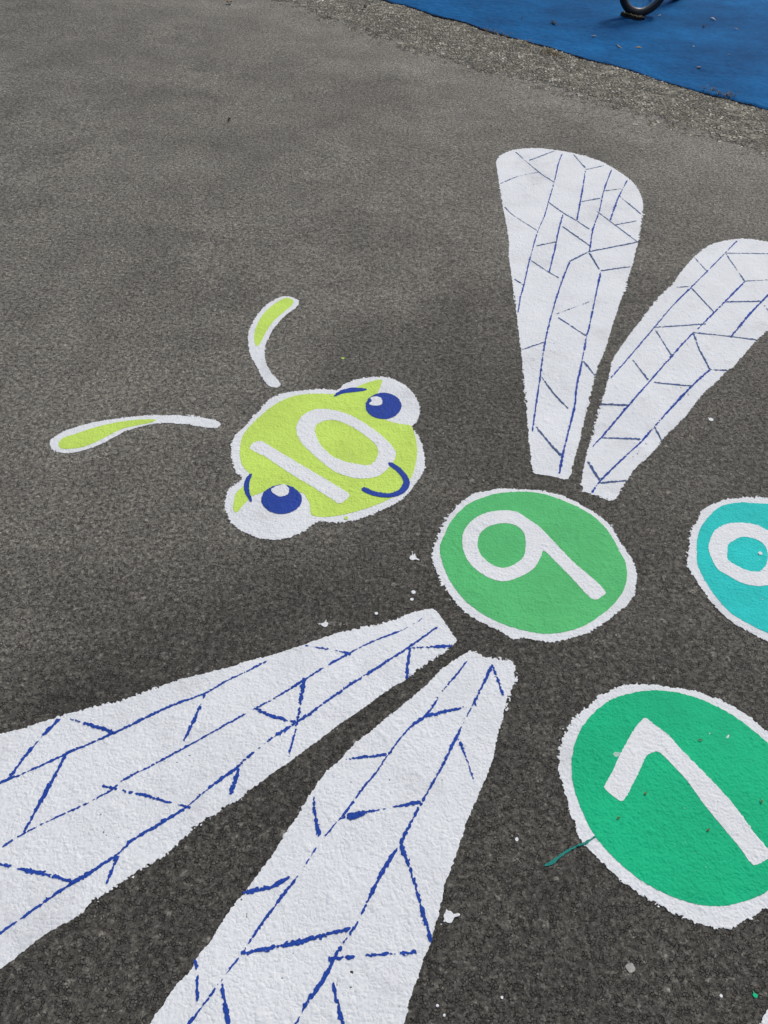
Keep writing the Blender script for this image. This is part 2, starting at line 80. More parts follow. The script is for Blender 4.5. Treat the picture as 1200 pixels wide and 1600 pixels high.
 'head_face': [(-0.4123, 1.7226), (-0.3992, 1.7618), (-0.3782, 1.807), (-0.3509, 1.8539), (-0.3211, 1.8884), (-0.2893, 1.9115), (-0.2503, 1.9252), (-0.21, 1.9295), (-0.1694, 1.9311), (-0.1414, 1.9458), (-0.1077, 1.9678), (-0.0795, 1.9895), (-0.0508, 2.0067), (-0.0278, 2.0126), (-0.0306, 1.9792), (-0.0392, 1.945), (-0.0459, 1.9023), (-0.0406, 1.8482), (-0.0257, 1.8298), (-0.0113, 1.8239), (0.02, 1.8107), (0.0482, 1.8069), (0.0651, 1.8022), (0.0721, 1.7828), (0.0797, 1.7452), (0.0839, 1.7041), (0.0832, 1.6636), (0.0783, 1.6238), (0.0708, 1.5886), (0.0534, 1.5385), (0.0284, 1.5074), (-0.0013, 1.4837), (-0.0308, 1.4638), (-0.0698, 1.4434), (-0.1086, 1.4268), (-0.1476, 1.4171), (-0.1775, 1.4184), (-0.1882, 1.4265), (-0.1936, 1.4554), (-0.2037, 1.4794), (-0.2171, 1.5), (-0.2371, 1.5058), (-0.2644, 1.5206), (-0.2946, 1.5161), (-0.3136, 1.5052), (-0.3262, 1.4933), (-0.348, 1.4795), (-0.3578, 1.4609), (-0.3693, 1.439), (-0.3764, 1.4211), (-0.3831, 1.4172), (-0.3909, 1.4339), (-0.3931, 1.4619), (-0.3923, 1.487), (-0.3788, 1.5135), (-0.3721, 1.5361), (-0.3684, 1.5627), (-0.3881, 1.5879), (-0.4019, 1.618), (-0.4098, 1.6571), (-0.4137, 1.6975)],
 'head_one': [(-0.3834, 1.6697), (-0.3753, 1.6948), (-0.3571, 1.7004), (-0.3363, 1.6873), (-0.2737, 1.6398), (-0.216, 1.5973), (-0.1598, 1.556), (-0.1104, 1.5189), (-0.094, 1.5041), (-0.1002, 1.4835), (-0.1193, 1.4679), (-0.1326, 1.4776), (-0.1874, 1.5205), (-0.2434, 1.5609), (-0.2956, 1.6028), (-0.3344, 1.6351), (-0.3636, 1.6527)],
 'head_outline': [(-0.1596, 1.9538), (-0.1383, 1.9845), (-0.1044, 2.0099), (-0.0634, 2.0223), (-0.0278, 2.0264), (0.0083, 2.0196), (0.0447, 1.9905), (0.0718, 1.9497), (0.0867, 1.9042), (0.0905, 1.859), (0.0817, 1.8227), (0.0707, 1.8), (0.0777, 1.7747), (0.0907, 1.7461), (0.1008, 1.7054), (0.1057, 1.6654), (0.1058, 1.6338), (0.097, 1.5944), (0.0816, 1.5592), (0.0639, 1.5246), (0.0416, 1.4926), (0.0144, 1.4692), (-0.0198, 1.4436), (-0.0535, 1.4205), (-0.0874, 1.4078), (-0.1265, 1.4016), (-0.1659, 1.4008), (-0.1753, 1.3961), (-0.1881, 1.377), (-0.2146, 1.352), (-0.2465, 1.3354), (-0.2795, 1.3298), (-0.314, 1.3352), (-0.3505, 1.3522), (-0.3807, 1.3732), (-0.401, 1.4056), (-0.4139, 1.4427), (-0.4161, 1.478), (-0.4091, 1.5112), (-0.3899, 1.5348), (-0.3872, 1.55), (-0.4057, 1.5675), (-0.4191, 1.601), (-0.4323, 1.6473), (-0.4375, 1.6874), (-0.4312, 1.7211), (-0.417, 1.7518), (-0.4011, 1.792), (-0.382, 1.8333), (-0.3659, 1.88), (-0.3412, 1.91), (-0.3088, 1.9287), (-0.2693, 1.9396), (-0.2294, 1.9497), (-0.1947, 1.9536), (-0.171, 1.9499)],
 'head_zero': [(-0.264, 1.7557), (-0.2641, 1.7901), (-0.2512, 1.8263), (-0.2254, 1.8508), (-0.192, 1.8581), (-0.1517, 1.8524), (-0.1106, 1.8335), (-0.0693, 1.8016), (-0.0284, 1.7619), (0.0034, 1.7225), (0.0224, 1.6871), (0.0228, 1.6549), (0.0068, 1.6183), (-0.0106, 1.59), (-0.036, 1.5729), (-0.0721, 1.5664), (-0.1092, 1.5749), (-0.1419, 1.5915), (-0.1763, 1.6237), (-0.2123, 1.6646), (-0.2433, 1.7029)],
 'head_zero_hole': [(-0.2109, 1.76), (-0.2078, 1.786), (-0.1872, 1.8051), (-0.1596, 1.81), (-0.125, 1.7971), (-0.084, 1.766), (-0.049, 1.7308), (-0.0285, 1.6993), (-0.0256, 1.6712), (-0.0338, 1.6387), (-0.0516, 1.6216), (-0.0755, 1.6237), (-0.1133, 1.6325), (-0.1466, 1.6497), (-0.176, 1.6795), (-0.1987, 1.7188)],
 'iris_l': [(-0.2175, 1.4763), (-0.2172, 1.4678), (-0.2183, 1.4595), (-0.2205, 1.4516), (-0.2241, 1.4442), (-0.2287, 1.4376), (-0.2342, 1.4318), (-0.2407, 1.4271), (-0.2478, 1.4234), (-0.2555, 1.4209), (-0.2635, 1.4197), (-0.2716, 1.4197), (-0.2797, 1.421), (-0.2877, 1.4236), (-0.2951, 1.4274), (-0.302, 1.4323), (-0.3082, 1.4381), (-0.3135, 1.4448), (-0.3177, 1.4522), (-0.3208, 1.4602), (-0.3226, 1.4685), (-0.3232, 1.477), (-0.3224, 1.4853), (-0.3204, 1.4934), (-0.3171, 1.5011), (-0.3126, 1.508), (-0.307, 1.5141), (-0.3005, 1.5191), (-0.2932, 1.5231), (-0.2853, 1.5257), (-0.277, 1.527), (-0.2686, 1.527), (-0.2602, 1.5255), (-0.252, 1.5228), (-0.2444, 1.5188), (-0.2374, 1.5136), (-0.2312, 1.5075), (-0.226, 1.5005), (-0.2219, 1.4928), (-0.2191, 1.4847)],
 'iris_r': [(0.0351, 1.8898), (0.0347, 1.8802), (0.0329, 1.8707), (0.03, 1.8617), (0.0258, 1.8533), (0.0207, 1.8457), (0.0146, 1.8392), (0.0077, 1.8337), (0.0002, 1.8296), (-0.0078, 1.8267), (-0.0159, 1.8253), (-0.0241, 1.8254), (-0.0321, 1.8269), (-0.0399, 1.8298), (-0.0472, 1.8341), (-0.0537, 1.8396), (-0.0594, 1.8463), (-0.0641, 1.8539), (-0.0677, 1.8624), (-0.0702, 1.8714), (-0.0713, 1.8809), (-0.0712, 1.8905), (-0.0697, 1.9), (-0.067, 1.9093), (-0.063, 1.918), (-0.058, 1.9259), (-0.0518, 1.9328), (-0.0448, 1.9386), (-0.0371, 1.943), (-0.029, 1.946), (-0.0206, 1.9475), (-0.0121, 1.9475), (-0.0037, 1.9458), (0.0043, 1.9427), (0.0117, 1.9382), (0.0183, 1.9323), (0.024, 1.9253), (0.0286, 1.9173), (0.032, 1.9086), (0.0343, 1.8994)],
 'nine': [(0.2009, 1.3558), (0.2082, 1.3967), (0.2323, 1.4346), (0.2679, 1.4615), (0.315, 1.4746), (0.3493, 1.4696), (0.378, 1.4451), (0.4059, 1.418), (0.4414, 1.3627), (0.4789, 1.3069), (0.5163, 1.2624), (0.5422, 1.2213), (0.5305, 1.2045), (0.5136, 1.1945), (0.4977, 1.2068), (0.4656, 1.259), (0.4347, 1.3038), (0.4065, 1.3415), (0.3963, 1.3204), (0.3784, 1.2858), (0.3509, 1.2605), (0.3135, 1.2396), (0.2848, 1.2358), (0.2535, 1.2493), (0.2225, 1.2798), (0.2056, 1.3169)],
 'nine_hole': [(0.2404, 1.3586), (0.2492, 1.3894), (0.2731, 1.4147), (0.3118, 1.4278), (0.3418, 1.4216), (0.3602, 1.3973), (0.3617, 1.3621), (0.3547, 1.3224), (0.3358, 1.2971), (0.3055, 1.2789), (0.2769, 1.2835), (0.2527, 1.3057), (0.2408, 1.3339)],
 'pts': {'b1': (1.2892, 5.5089), 'b10': (1.956, 5.4588), 'b11': (1.8929, 5.148), 'b12': (1.7592, 5.587), 'b13': (0.7324, 6.0031), 'b2': (1.4061, 5.5034), 'b3': (1.1645, 5.7059), 'b4': (0.9356, 5.9393), 'b5': (2.0447, 6.2247), 'b6': (1.6862, 6.2496), 'b7': (1.9412, 6.0464), 'b8': (2.1472, 6.026), 'b9': (1.7041, 5.1854), 'beige': (-1.1894, 6.0038), 'bike': (1.5351, 6.2071), 'chip_a': (0.6033, 0.3685), 'chip_b': (0.1292, 0.332), 'chip_c': (0.1405, 0.3189), 'chip_d': (0.2362, 0.3489), 'corner': (0.6997, 0.2884), 'drop_a': (0.08, 1.1872), 'drop_b': (0.0765, 1.1659), 'drop_c': (-0.0054, 1.1185), 'drop_d': (0.2808, 0.6103), 'drop_disc8': (0.9591, 1.3713), 'drop_e': (0.4574, 0.4029), 'drop_f': (0.0632, 0.9578), 'fleck': (-0.1209, 1.0793), 'green': (0.6612, 0.3712), 'leaf_a': (0.5428, 0.7157), 'leaf_b': (0.4809, 0.6625), 'leaf_c': (0.6798, 0.8377), 'leaf_d': (0.77, 0.7111), 'leaf_e': (0.6503, 0.6491), 'lime_a': (-0.0963, 1.4162), 'lime_b': (-0.1558, 2.1155), 'mark': (-0.3008, 6.0572), 'rear': (1.8979, 6.686), 'slab_a': (1.4329, 6.2412), 'slab_b': (1.5492, 6.1209), 'splash_head': (0.0779, 1.2966), 'splash_wing': (0.9673, 1.9057), 'splat': (0.1506, 0.4681), 'stick': (-0.8506, 4.0382), 'stone_tan': (0.2308, 0.6198), 'tan': (0.3295, 6.3382), 'tuft_a': (0.5513, 5.5879), 'tuft_b': (0.8428, 5.2662), 'tuft_c': (1.6902, 4.7129), 'tuft_d': (0.7054, 5.4365), 'twig': (1.0139, 2.7372)},
 'seven': [(0.5743, 0.8824), (0.5895, 0.8685), (0.6173, 0.8429), (0.6385, 0.8086), (0.6662, 0.7715), (0.6954, 0.7295), (0.7196, 0.6889), (0.7386, 0.6475), (0.7565, 0.6186), (0.7655, 0.6051), (0.751, 0.6), (0.7254, 0.5879), (0.7152, 0.591), (0.7036, 0.6158), (0.6775, 0.6595), (0.6533, 0.7011), (0.6352, 0.7406), (0.6115, 0.7769), (0.5891, 0.805), (0.5736, 0.8041), (0.5586, 0.7933), (0.5412, 0.7646), (0.5192, 0.7301), (0.5084, 0.7133), (0.494, 0.6973), (0.4832, 0.7019), (0.4644, 0.7202), (0.4665, 0.7313), (0.4843, 0.7572), (0.5041, 0.7924), (0.5343, 0.8381), (0.5559, 0.8666)],
 'seven_smudge': [(0.4916, 0.7951), (0.4974, 0.8006), (0.5054, 0.8002), (0.5065, 0.7947), (0.4997, 0.7899), (0.4938, 0.7909)],
 'smile': [(0.0047, 1.6354), (0.0142, 1.6385), (0.0386, 1.6169), (0.0566, 1.5898), (0.0654, 1.5617), (0.0587, 1.5316), (0.0386, 1.5096), (0.0083, 1.4987), (-0.0224, 1.5008), (-0.0457, 1.5092), (-0.0618, 1.5211), (-0.0598, 1.5315), (-0.0494, 1.5308), (-0.0283, 1.5192), (0.0026, 1.5142), (0.0255, 1.5218), (0.0405, 1.5376), (0.0478, 1.5604), (0.0421, 1.5826), (0.0257, 1.6058), (0.0066, 1.6261)],
 'strip_edge': [(-2.1023, 6.958), (-0.8565, 6.0974), (-0.5768, 5.8379), (-0.3147, 5.5823), (-0.1506, 5.4424), (0.0839, 5.2366), (0.3231, 5.0344), (0.6674, 4.7796), (0.9367, 4.5555), (1.3437, 4.2316), (1.7438, 3.9521), (2.2153, 3.6053)],
 'wingA': [(0.424, 3.6832), (0.4346, 3.7339), (0.4652, 3.7955), (0.51, 3.838), (0.5661, 3.8631), (0.6218, 3.8793), (0.6819, 3.8751), (0.7467, 3.8612), (0.8041, 3.839), (0.86, 3.8096), (0.9132, 3.766), (0.9523, 3.7144), (0.9884, 3.6499), (1.0211, 3.5734), (1.0357, 3.497), (1.0374, 3.4152), (1.0278, 3.3287), (1.0038, 3.2205), (0.9745, 3.1052), (0.9421, 2.9846), (0.9259, 2.9316), (0.8974, 2.8335), (0.8607, 2.7255), (0.8314, 2.6314), (0.8005, 2.5488), (0.7749, 2.4698), (0.7439, 2.3788), (0.7194, 2.2992), (0.6919, 2.2223), (0.6756, 2.1816), (0.6537, 2.1273), (0.6368, 2.0695), (0.6189, 2.0025), (0.6, 1.9379), (0.5818, 1.8755), (0.5635, 1.8105), (0.546, 1.748), (0.5308, 1.7012), (0.5181, 1.6603), (0.5077, 1.6248), (0.4953, 1.6077), (0.4777, 1.6076), (0.4582, 1.6168), (0.4349, 1.6193), (0.4089, 1.6237), (0.4047, 1.6429), (0.4017, 1.6689), (0.4061, 1.6915), (0.4061, 1.7415), (0.4081, 1.8172), (0.4103, 1.8965), (0.413, 1.985), (0.4158, 2.0781), (0.4189, 2.1587), (0.4196, 2.2377), (0.4206, 2.3485), (0.4217, 2.4659), (0.4216, 2.5746), (0.4227, 2.7063), (0.4227, 2.8285), (0.4292, 2.9089), (0.4311, 3.0452), (0.4287, 3.2011), (0.4261, 3.3679), (0.4245, 3.5206), (0.4241, 3.6278)],
 'wingB': [(0.8484, 2.4229), (0.893, 2.5018), (0.9542, 2.5997), (1.0208, 2.6951), (1.0385, 2.7312), (1.0919, 2.8191), (1.1487, 2.9065), (1.2015, 2.9711), (1.2513, 3.0196), (1.3068, 3.0537), (1.354, 3.0703), (1.399, 3.0779), (1.4407, 3.0735), (1.4802, 3.0619), (1.5555, 3.0401), (1.6068, 2.9632), (1.6153, 2.841), (1.5442, 2.6814), (1.4138, 2.531), (1.2875, 2.4113), (1.2233, 2.341), (1.1214, 2.2035), (1.0789, 2.1575), (1.0292, 2.0964), (0.9709, 2.0298), (0.9272, 1.9665), (0.8905, 1.9122), (0.8469, 1.8589), (0.7994, 1.8009), (0.7563, 1.7392), (0.7125, 1.688), (0.6879, 1.6559), (0.6625, 1.6163), (0.6368, 1.5725), (0.6211, 1.5432), (0.6019, 1.5352), (0.5815, 1.5428), (0.5511, 1.5558), (0.5324, 1.5647), (0.5355, 1.6014), (0.5484, 1.6561), (0.5672, 1.7244), (0.5927, 1.7962), (0.6153, 1.8708), (0.644, 1.9558), (0.6668, 2.0241), (0.6927, 2.1094), (0.7073, 2.1609), (0.7256, 2.2068), (0.7639, 2.2786), (0.797, 2.3407)],
 'wingC': [(-0.2861, 0.9691), (-0.2416, 0.9857), (-0.1969, 1.0053), (-0.1517, 1.0281), (-0.1058, 1.0513), (-0.0587, 1.069), (-0.0011, 1.0875), (0.0376, 1.1051), (0.0768, 1.1259), (0.1215, 1.1412), (0.1364, 1.1298), (0.151, 1.1063), (0.1653, 1.0803), (0.1779, 1.0546), (0.1693, 1.0396), (0.1354, 1.0091), (0.0883, 0.9674), (0.0653, 0.9445), (0.0336, 0.9213), (-0.0015, 0.8881), (-0.0443, 0.8503), (-0.0858, 0.8136), (-0.1258, 0.7757), (-0.1646, 0.739), (-0.2025, 0.7056), (-0.232, 0.6801), (-0.2528, 0.6555), (-0.2646, 0.6527), (-0.2924, 0.6263), (-0.3271, 0.5981), (-0.3579, 0.5571), (-0.3805, 0.5369), (-0.4103, 0.5166), (-0.4413, 0.4893), (-0.4688, 0.4665), (-0.4936, 0.4373), (-0.5209, 0.4189), (-0.5442, 0.401), (-0.573, 0.3701), (-0.5941, 0.35), (-0.6478, 0.3001), (-0.7199, 0.2773), (-0.8126, 0.2998), (-0.8961, 0.3808), (-0.9268, 0.4831), (-0.9087, 0.5874), (-0.8583, 0.6914), (-0.7487, 0.766), (-0.7106, 0.78), (-0.6736, 0.7989), (-0.6396, 0.8155), (-0.6044, 0.8299), (-0.5688, 0.8444), (-0.532, 0.8567), (-0.4962, 0.8741), (-0.4642, 0.8915), (-0.4149, 0.9154), (-0.3682, 0.9342), (-0.3162, 0.9536)],
 'wingD': [(0.1929, 1.0162), (0.2121, 1.0273), (0.2285, 1.0184), (0.2449, 1.012), (0.278, 1.0091), (0.3055, 0.9986), (0.3053, 0.9746), (0.3051, 0.9556), (0.2983, 0.9458), (0.2905, 0.9223), (0.2783, 0.89), (0.2658, 0.8498), (0.2559, 0.8152), (0.2458, 0.7734), (0.2305, 0.7328), (0.2141, 0.6973), (0.1982, 0.6629), (0.1865, 0.6368), (0.1785, 0.6081), (0.1787, 0.6131), (0.1673, 0.5814), (0.1564, 0.5539), (0.1457, 0.527), (0.1385, 0.4948), (0.1283, 0.4603), (0.1184, 0.4269), (0.1057, 0.3974), (0.0964, 0.3688), (0.0844, 0.341), (0.0759, 0.3044), (0.0577, 0.2352), (0.0338, 0.1707), (-0.0154, 0.1239), (-0.0963, 0.0992), (-0.1967, 0.0952), (-0.2927, 0.1126), (-0.3484, 0.1471), (-0.3629, 0.2008), (-0.3298, 0.2861), (-0.3172, 0.3089), (-0.301, 0.3417), (-0.2818, 0.3639), (-0.2729, 0.386), (-0.2561, 0.4115), (-0.2425, 0.4426), (-0.2276, 0.4695), (-0.2139, 0.489), (-0.2051, 0.5057), (-0.1863, 0.5345), (-0.172, 0.5581), (-0.1604, 0.582), (-0.1436, 0.6158), (-0.131, 0.638), (-0.1189, 0.668), (-0.1035, 0.6952), (-0.0877, 0.7231), (-0.0604, 0.7523), (-0.0468, 0.7732), (-0.0183, 0.8037), (0.0185, 0.8397), (0.0449, 0.8674), (0.0798, 0.9007), (0.1117, 0.9346), (0.1445, 0.9743)]}


# ------------------------------------------------------------------ helpers
def tag(o, label=None, cat=None, group=None, kind=None):
    if label: o['label'] = label
    if cat: o['category'] = cat
    if group: o['group'] = group
    if kind: o['kind'] = kind
    return o

def empty(name, loc, label, cat, group=None, rz=0.0):
    o = bpy.data.objects.new(name, None)
    o.empty_display_size = 0.05
    o.location = loc
    o.rotation_euler = (0, 0, rz)
    COL.objects.link(o)
    return tag(o, label, cat, group)

def mesh_obj(name, verts, faces, mat, parent=None, smooth=True):
    me = bpy.data.meshes.new(name)
    me.from_pydata([tuple(v) for v in verts], [], [tuple(f) for f in faces])
    me.update()
    if smooth:
        me.polygons.foreach_set('use_smooth', [True] * len(me.polygons))
    me.materials.append(mat)
    o = bpy.data.objects.new(name, me)
    COL.objects.link(o)
    if parent: o.parent = parent
    return o

def mesh_np(name, V, loops, starts, totals, mat, attrs=None, parent=None, smooth=True):
    me = bpy.data.meshes.new(name)
    me.vertices.add(len(V)); me.loops.add(len(loops)); me.polygons.add(len(starts))
    me.vertices.foreach_set('co', np.ascontiguousarray(V, np.float32).ravel())
    me.loops.foreach_set('vertex_index', np.ascontiguousarray(loops, np.int32))
    me.polygons.foreach_set('loop_start', np.ascontiguousarray(starts, np.int32))
    try: me.polygons.foreach_set('loop_total', np.ascontiguousarray(totals, np.int32))
    except Exception: pass
    me.polygons.foreach_set('use_smooth', np.full(len(starts), smooth))
    for k, a in (attrs or {}).items():
        at = me.attributes.new(k, 'FLOAT', 'POINT')
        at.data.foreach_set('value', np.ascontiguousarray(a, np.float32))
    me.update(calc_edges=True)
    me.materials.append(mat)
    o = bpy.data.objects.new(name, me)
    COL.objects.link(o)
    if parent: o.parent = parent
    return o

def sstep(a, b, x):
    t = np.clip((x - a) / (b - a), 0, 1)
    return t * t * (3 - 2 * t)

def hash2(i, j, seed):
    n = (i.astype(np.int64) * 374761393 + j.astype(np.int64) * 668265263 + seed * 2246822519) & 0xFFFFFFFF
    n = ((n ^ (n >> 13)) * 1274126177) & 0xFFFFFFFF
    n = ((n ^ (n >> 16)) * 2654435761) & 0xFFFFFFFF
    n = n ^ (n >> 15)
    return (n & 0xFFFFFF) / float(0x1000000)

def vnoise(x, y, size, seed):
    """smooth value noise in 0..1 with blobs of the given size in metres"""
    x = x / size + 1000.0; y = y / size + 1000.0
    i = np.floor(x); j = np.floor(y); u = x - i; v = y - j
    i = i.astype(np.int64); j = j.astype(np.int64)
    u = u * u * (3 - 2 * u); v = v * v * (3 - 2 * v)
    a = hash2(i, j, seed); b = hash2(i + 1, j, seed); c = hash2(i, j + 1, seed); d = hash2(i + 1, j + 1, seed)
    return (a * (1 - u) + b * u) * (1 - v) + (c * (1 - u) + d * u) * v

def stones(x, y, size, seed):
    """angular stones packed side by side: (gap to the nearest joint in cell units, random number of the stone)"""
    xs = x / size + 2000.0; ys = y / size + 2000.0
    i0 = np.floor(xs).astype(np.int64); j0 = np.floor(ys).astype(np.int64)
    F1 = np.full(x.shape, 9.0); F2 = np.full(x.shape, 9.0); idr = np.zeros(x.shape)
    for di in (-1, 0, 1):
        for dj in (-1, 0, 1):
            i = i0 + di; j = j0 + dj
            px = i + hash2(i, j, seed); py = j + hash2(i, j, seed + 1)
            rr = hash2(i, j, seed + 2)
            d = np.hypot(px - xs, py - ys) * (0.75 + 0.5 * rr)
            near = d < F1
            F2 = np.where(near, F1, np.minimum(F2, d))
            idr = np.where(near, rr, idr)
            F1 = np.where(near, d, F1)
    return F2 - F1, idr

def catmull(P, step=0.004, closed=True):
    P = np.array(P, float)
    n = len(P); out = []
    for k in range(n if closed else n - 1):
        if closed: p0, p1, p2, p3 = P[(k - 1) % n], P[k], P[(k + 1) % n], P[(k + 2) % n]
        else: p0, p1, p2, p3 = P[max(k - 1, 0)], P[k], P[k + 1], P[min(k + 2, n - 1)]
        m = max(2, int(np.hypot(*(p2 - p1)) / step))
        for t in np.arange(m) / m:
            out.append(0.5 * ((2 * p1) + (-p0 + p2) * t + (2 * p0 - 5 * p1 + 4 * p2 - p3) * t * t + (-p0 + 3 * p1 - 3 * p2 + p3) * t ** 3))
    if not closed: out.append(P[-1])
    return np.array(out)

# ------------------------------------------------------------------ materials
def new_mat(name):
    m = bpy.data.materials.new(name)
    m.use_nodes = True
    nt = m.node_tree
    return m, nt, nt.nodes, nt.links, nt.nodes['Principled BSDF']

def math_node(N, L, op, a, b):
    n = N.new('ShaderNodeMath'); n.operation = op
    for k, v in enumerate((a, b)):
        if v is None: continue
        if isinstance(v, (int, float)): n.inputs[k].default_value = v
        else: L.new(v, n.inputs[k])
    return n.outputs[0]

def noise_node(N, L, scale, detail=3, rough=0.6, coord=None):
    t = N.new('ShaderNodeTexNoise'); t.inputs['Scale'].default_value = scale
    t.inputs['Detail'].default_value = detail; t.inputs['Roughness'].default_value = rough
    if coord is None:
        g = N.new('ShaderNodeTexCoord'); coord = g.outputs['Object']
    L.new(coord, t.inputs['Vector'])
    return t.outputs['Fac']

def ramp_node(N, L, fac, stops, interp='LINEAR'):
    r = N.new('ShaderNodeValToRGB'); r.color_ramp.interpolation = interp
    el = r.color_ramp.elements
    while len(el) < len(stops): el.new(0.5)
    for e, (p, c) in zip(el, stops):
        e.position = p; e.color = (*c, 1) if len(c) == 3 else c
    L.new(fac, r.inputs[0])
    return r.outputs[0]

def mix_node(N, L, fac, a, b, mode='MIX'):
    m = N.new('ShaderNodeMix'); m.data_type = 'RGBA'; m.blend_type = mode; m.clamp_result = False
    for sock, v in ((m.inputs[0], fac), (m.inputs[6], a), (m.inputs[7], b)):
        if isinstance(v, (int, float)): sock.default_value = v
        elif isinstance(v, tuple): sock.default_value = (*v, 1)
        else: L.new(v, sock)
    return m.outputs[2]

def bump_node(N, L, h, dist, strength=1.0, prev=None):
    b = N.new('ShaderNodeBump'); b.inputs['Distance'].default_value = dist; b.inputs['Strength'].default_value = strength
    L.new(h, b.inputs['Height'])
    if prev is not None: L.new(prev, b.inputs['Normal'])
    return b.outputs[0]

def attr(N, name):
    a = N.new('ShaderNodeAttribute'); a.attribute_name = name
    return a.outputs['Fac']

def joints(N, L, scale, width, warp=0.0025, keep=0.5):
    """1 on the stones, 0 in the narrow joints between them; some joints are filled level"""
    g = N.new('ShaderNodeTexCoord').outputs['Object']
    nz = N.new('ShaderNodeTexNoise'); nz.inputs['Scale'].default_value = scale * 0.8
    L.new(g, nz.inputs['Vector'])
    sc = N.new('ShaderNodeVectorMath'); sc.operation = 'SCALE'; sc.inputs['Scale'].default_value = warp
    L.new(nz.outputs['Color'], sc.inputs[0])
    ad = N.new('ShaderNodeVectorMath'); ad.operation = 'ADD'
    L.new(g, ad.inputs[0]); L.new(sc.outputs[0], ad.inputs[1])
    v = N.new('ShaderNodeTexVoronoi'); v.voronoi_dimensions = '2D'; v.feature = 'DISTANCE_TO_EDGE'; v.inputs['Scale'].default_value = scale
    L.new(ad.outputs[0], v.inputs['Vector'])
    open_ = ramp_node(N, L, v.outputs['Distance'], [(0.0, (0, 0, 0)), (width, (1, 1, 1))])
    pr = ramp_node(N, L, noise_node(N, L, scale * 0.45, 2, 0.6), [(keep - 0.05, (0, 0, 0)), (keep + 0.05, (1, 1, 1))])
    mx = N.new('ShaderNodeMath'); mx.operation = 'MAXIMUM'
    L.new(open_, mx.inputs[0]); L.new(pr, mx.inputs[1])
    v2 = N.new('ShaderNodeTexVoronoi'); v2.voronoi_dimensions = '2D'; v2.inputs['Scale'].default_value = scale
    L.new(ad.outputs[0], v2.inputs['Vector'])
    sep = N.new('ShaderNodeSeparateColor'); L.new(v2.outputs['Color'], sep.inputs[0])
    return mx.outputs[0], sep.outputs[0]

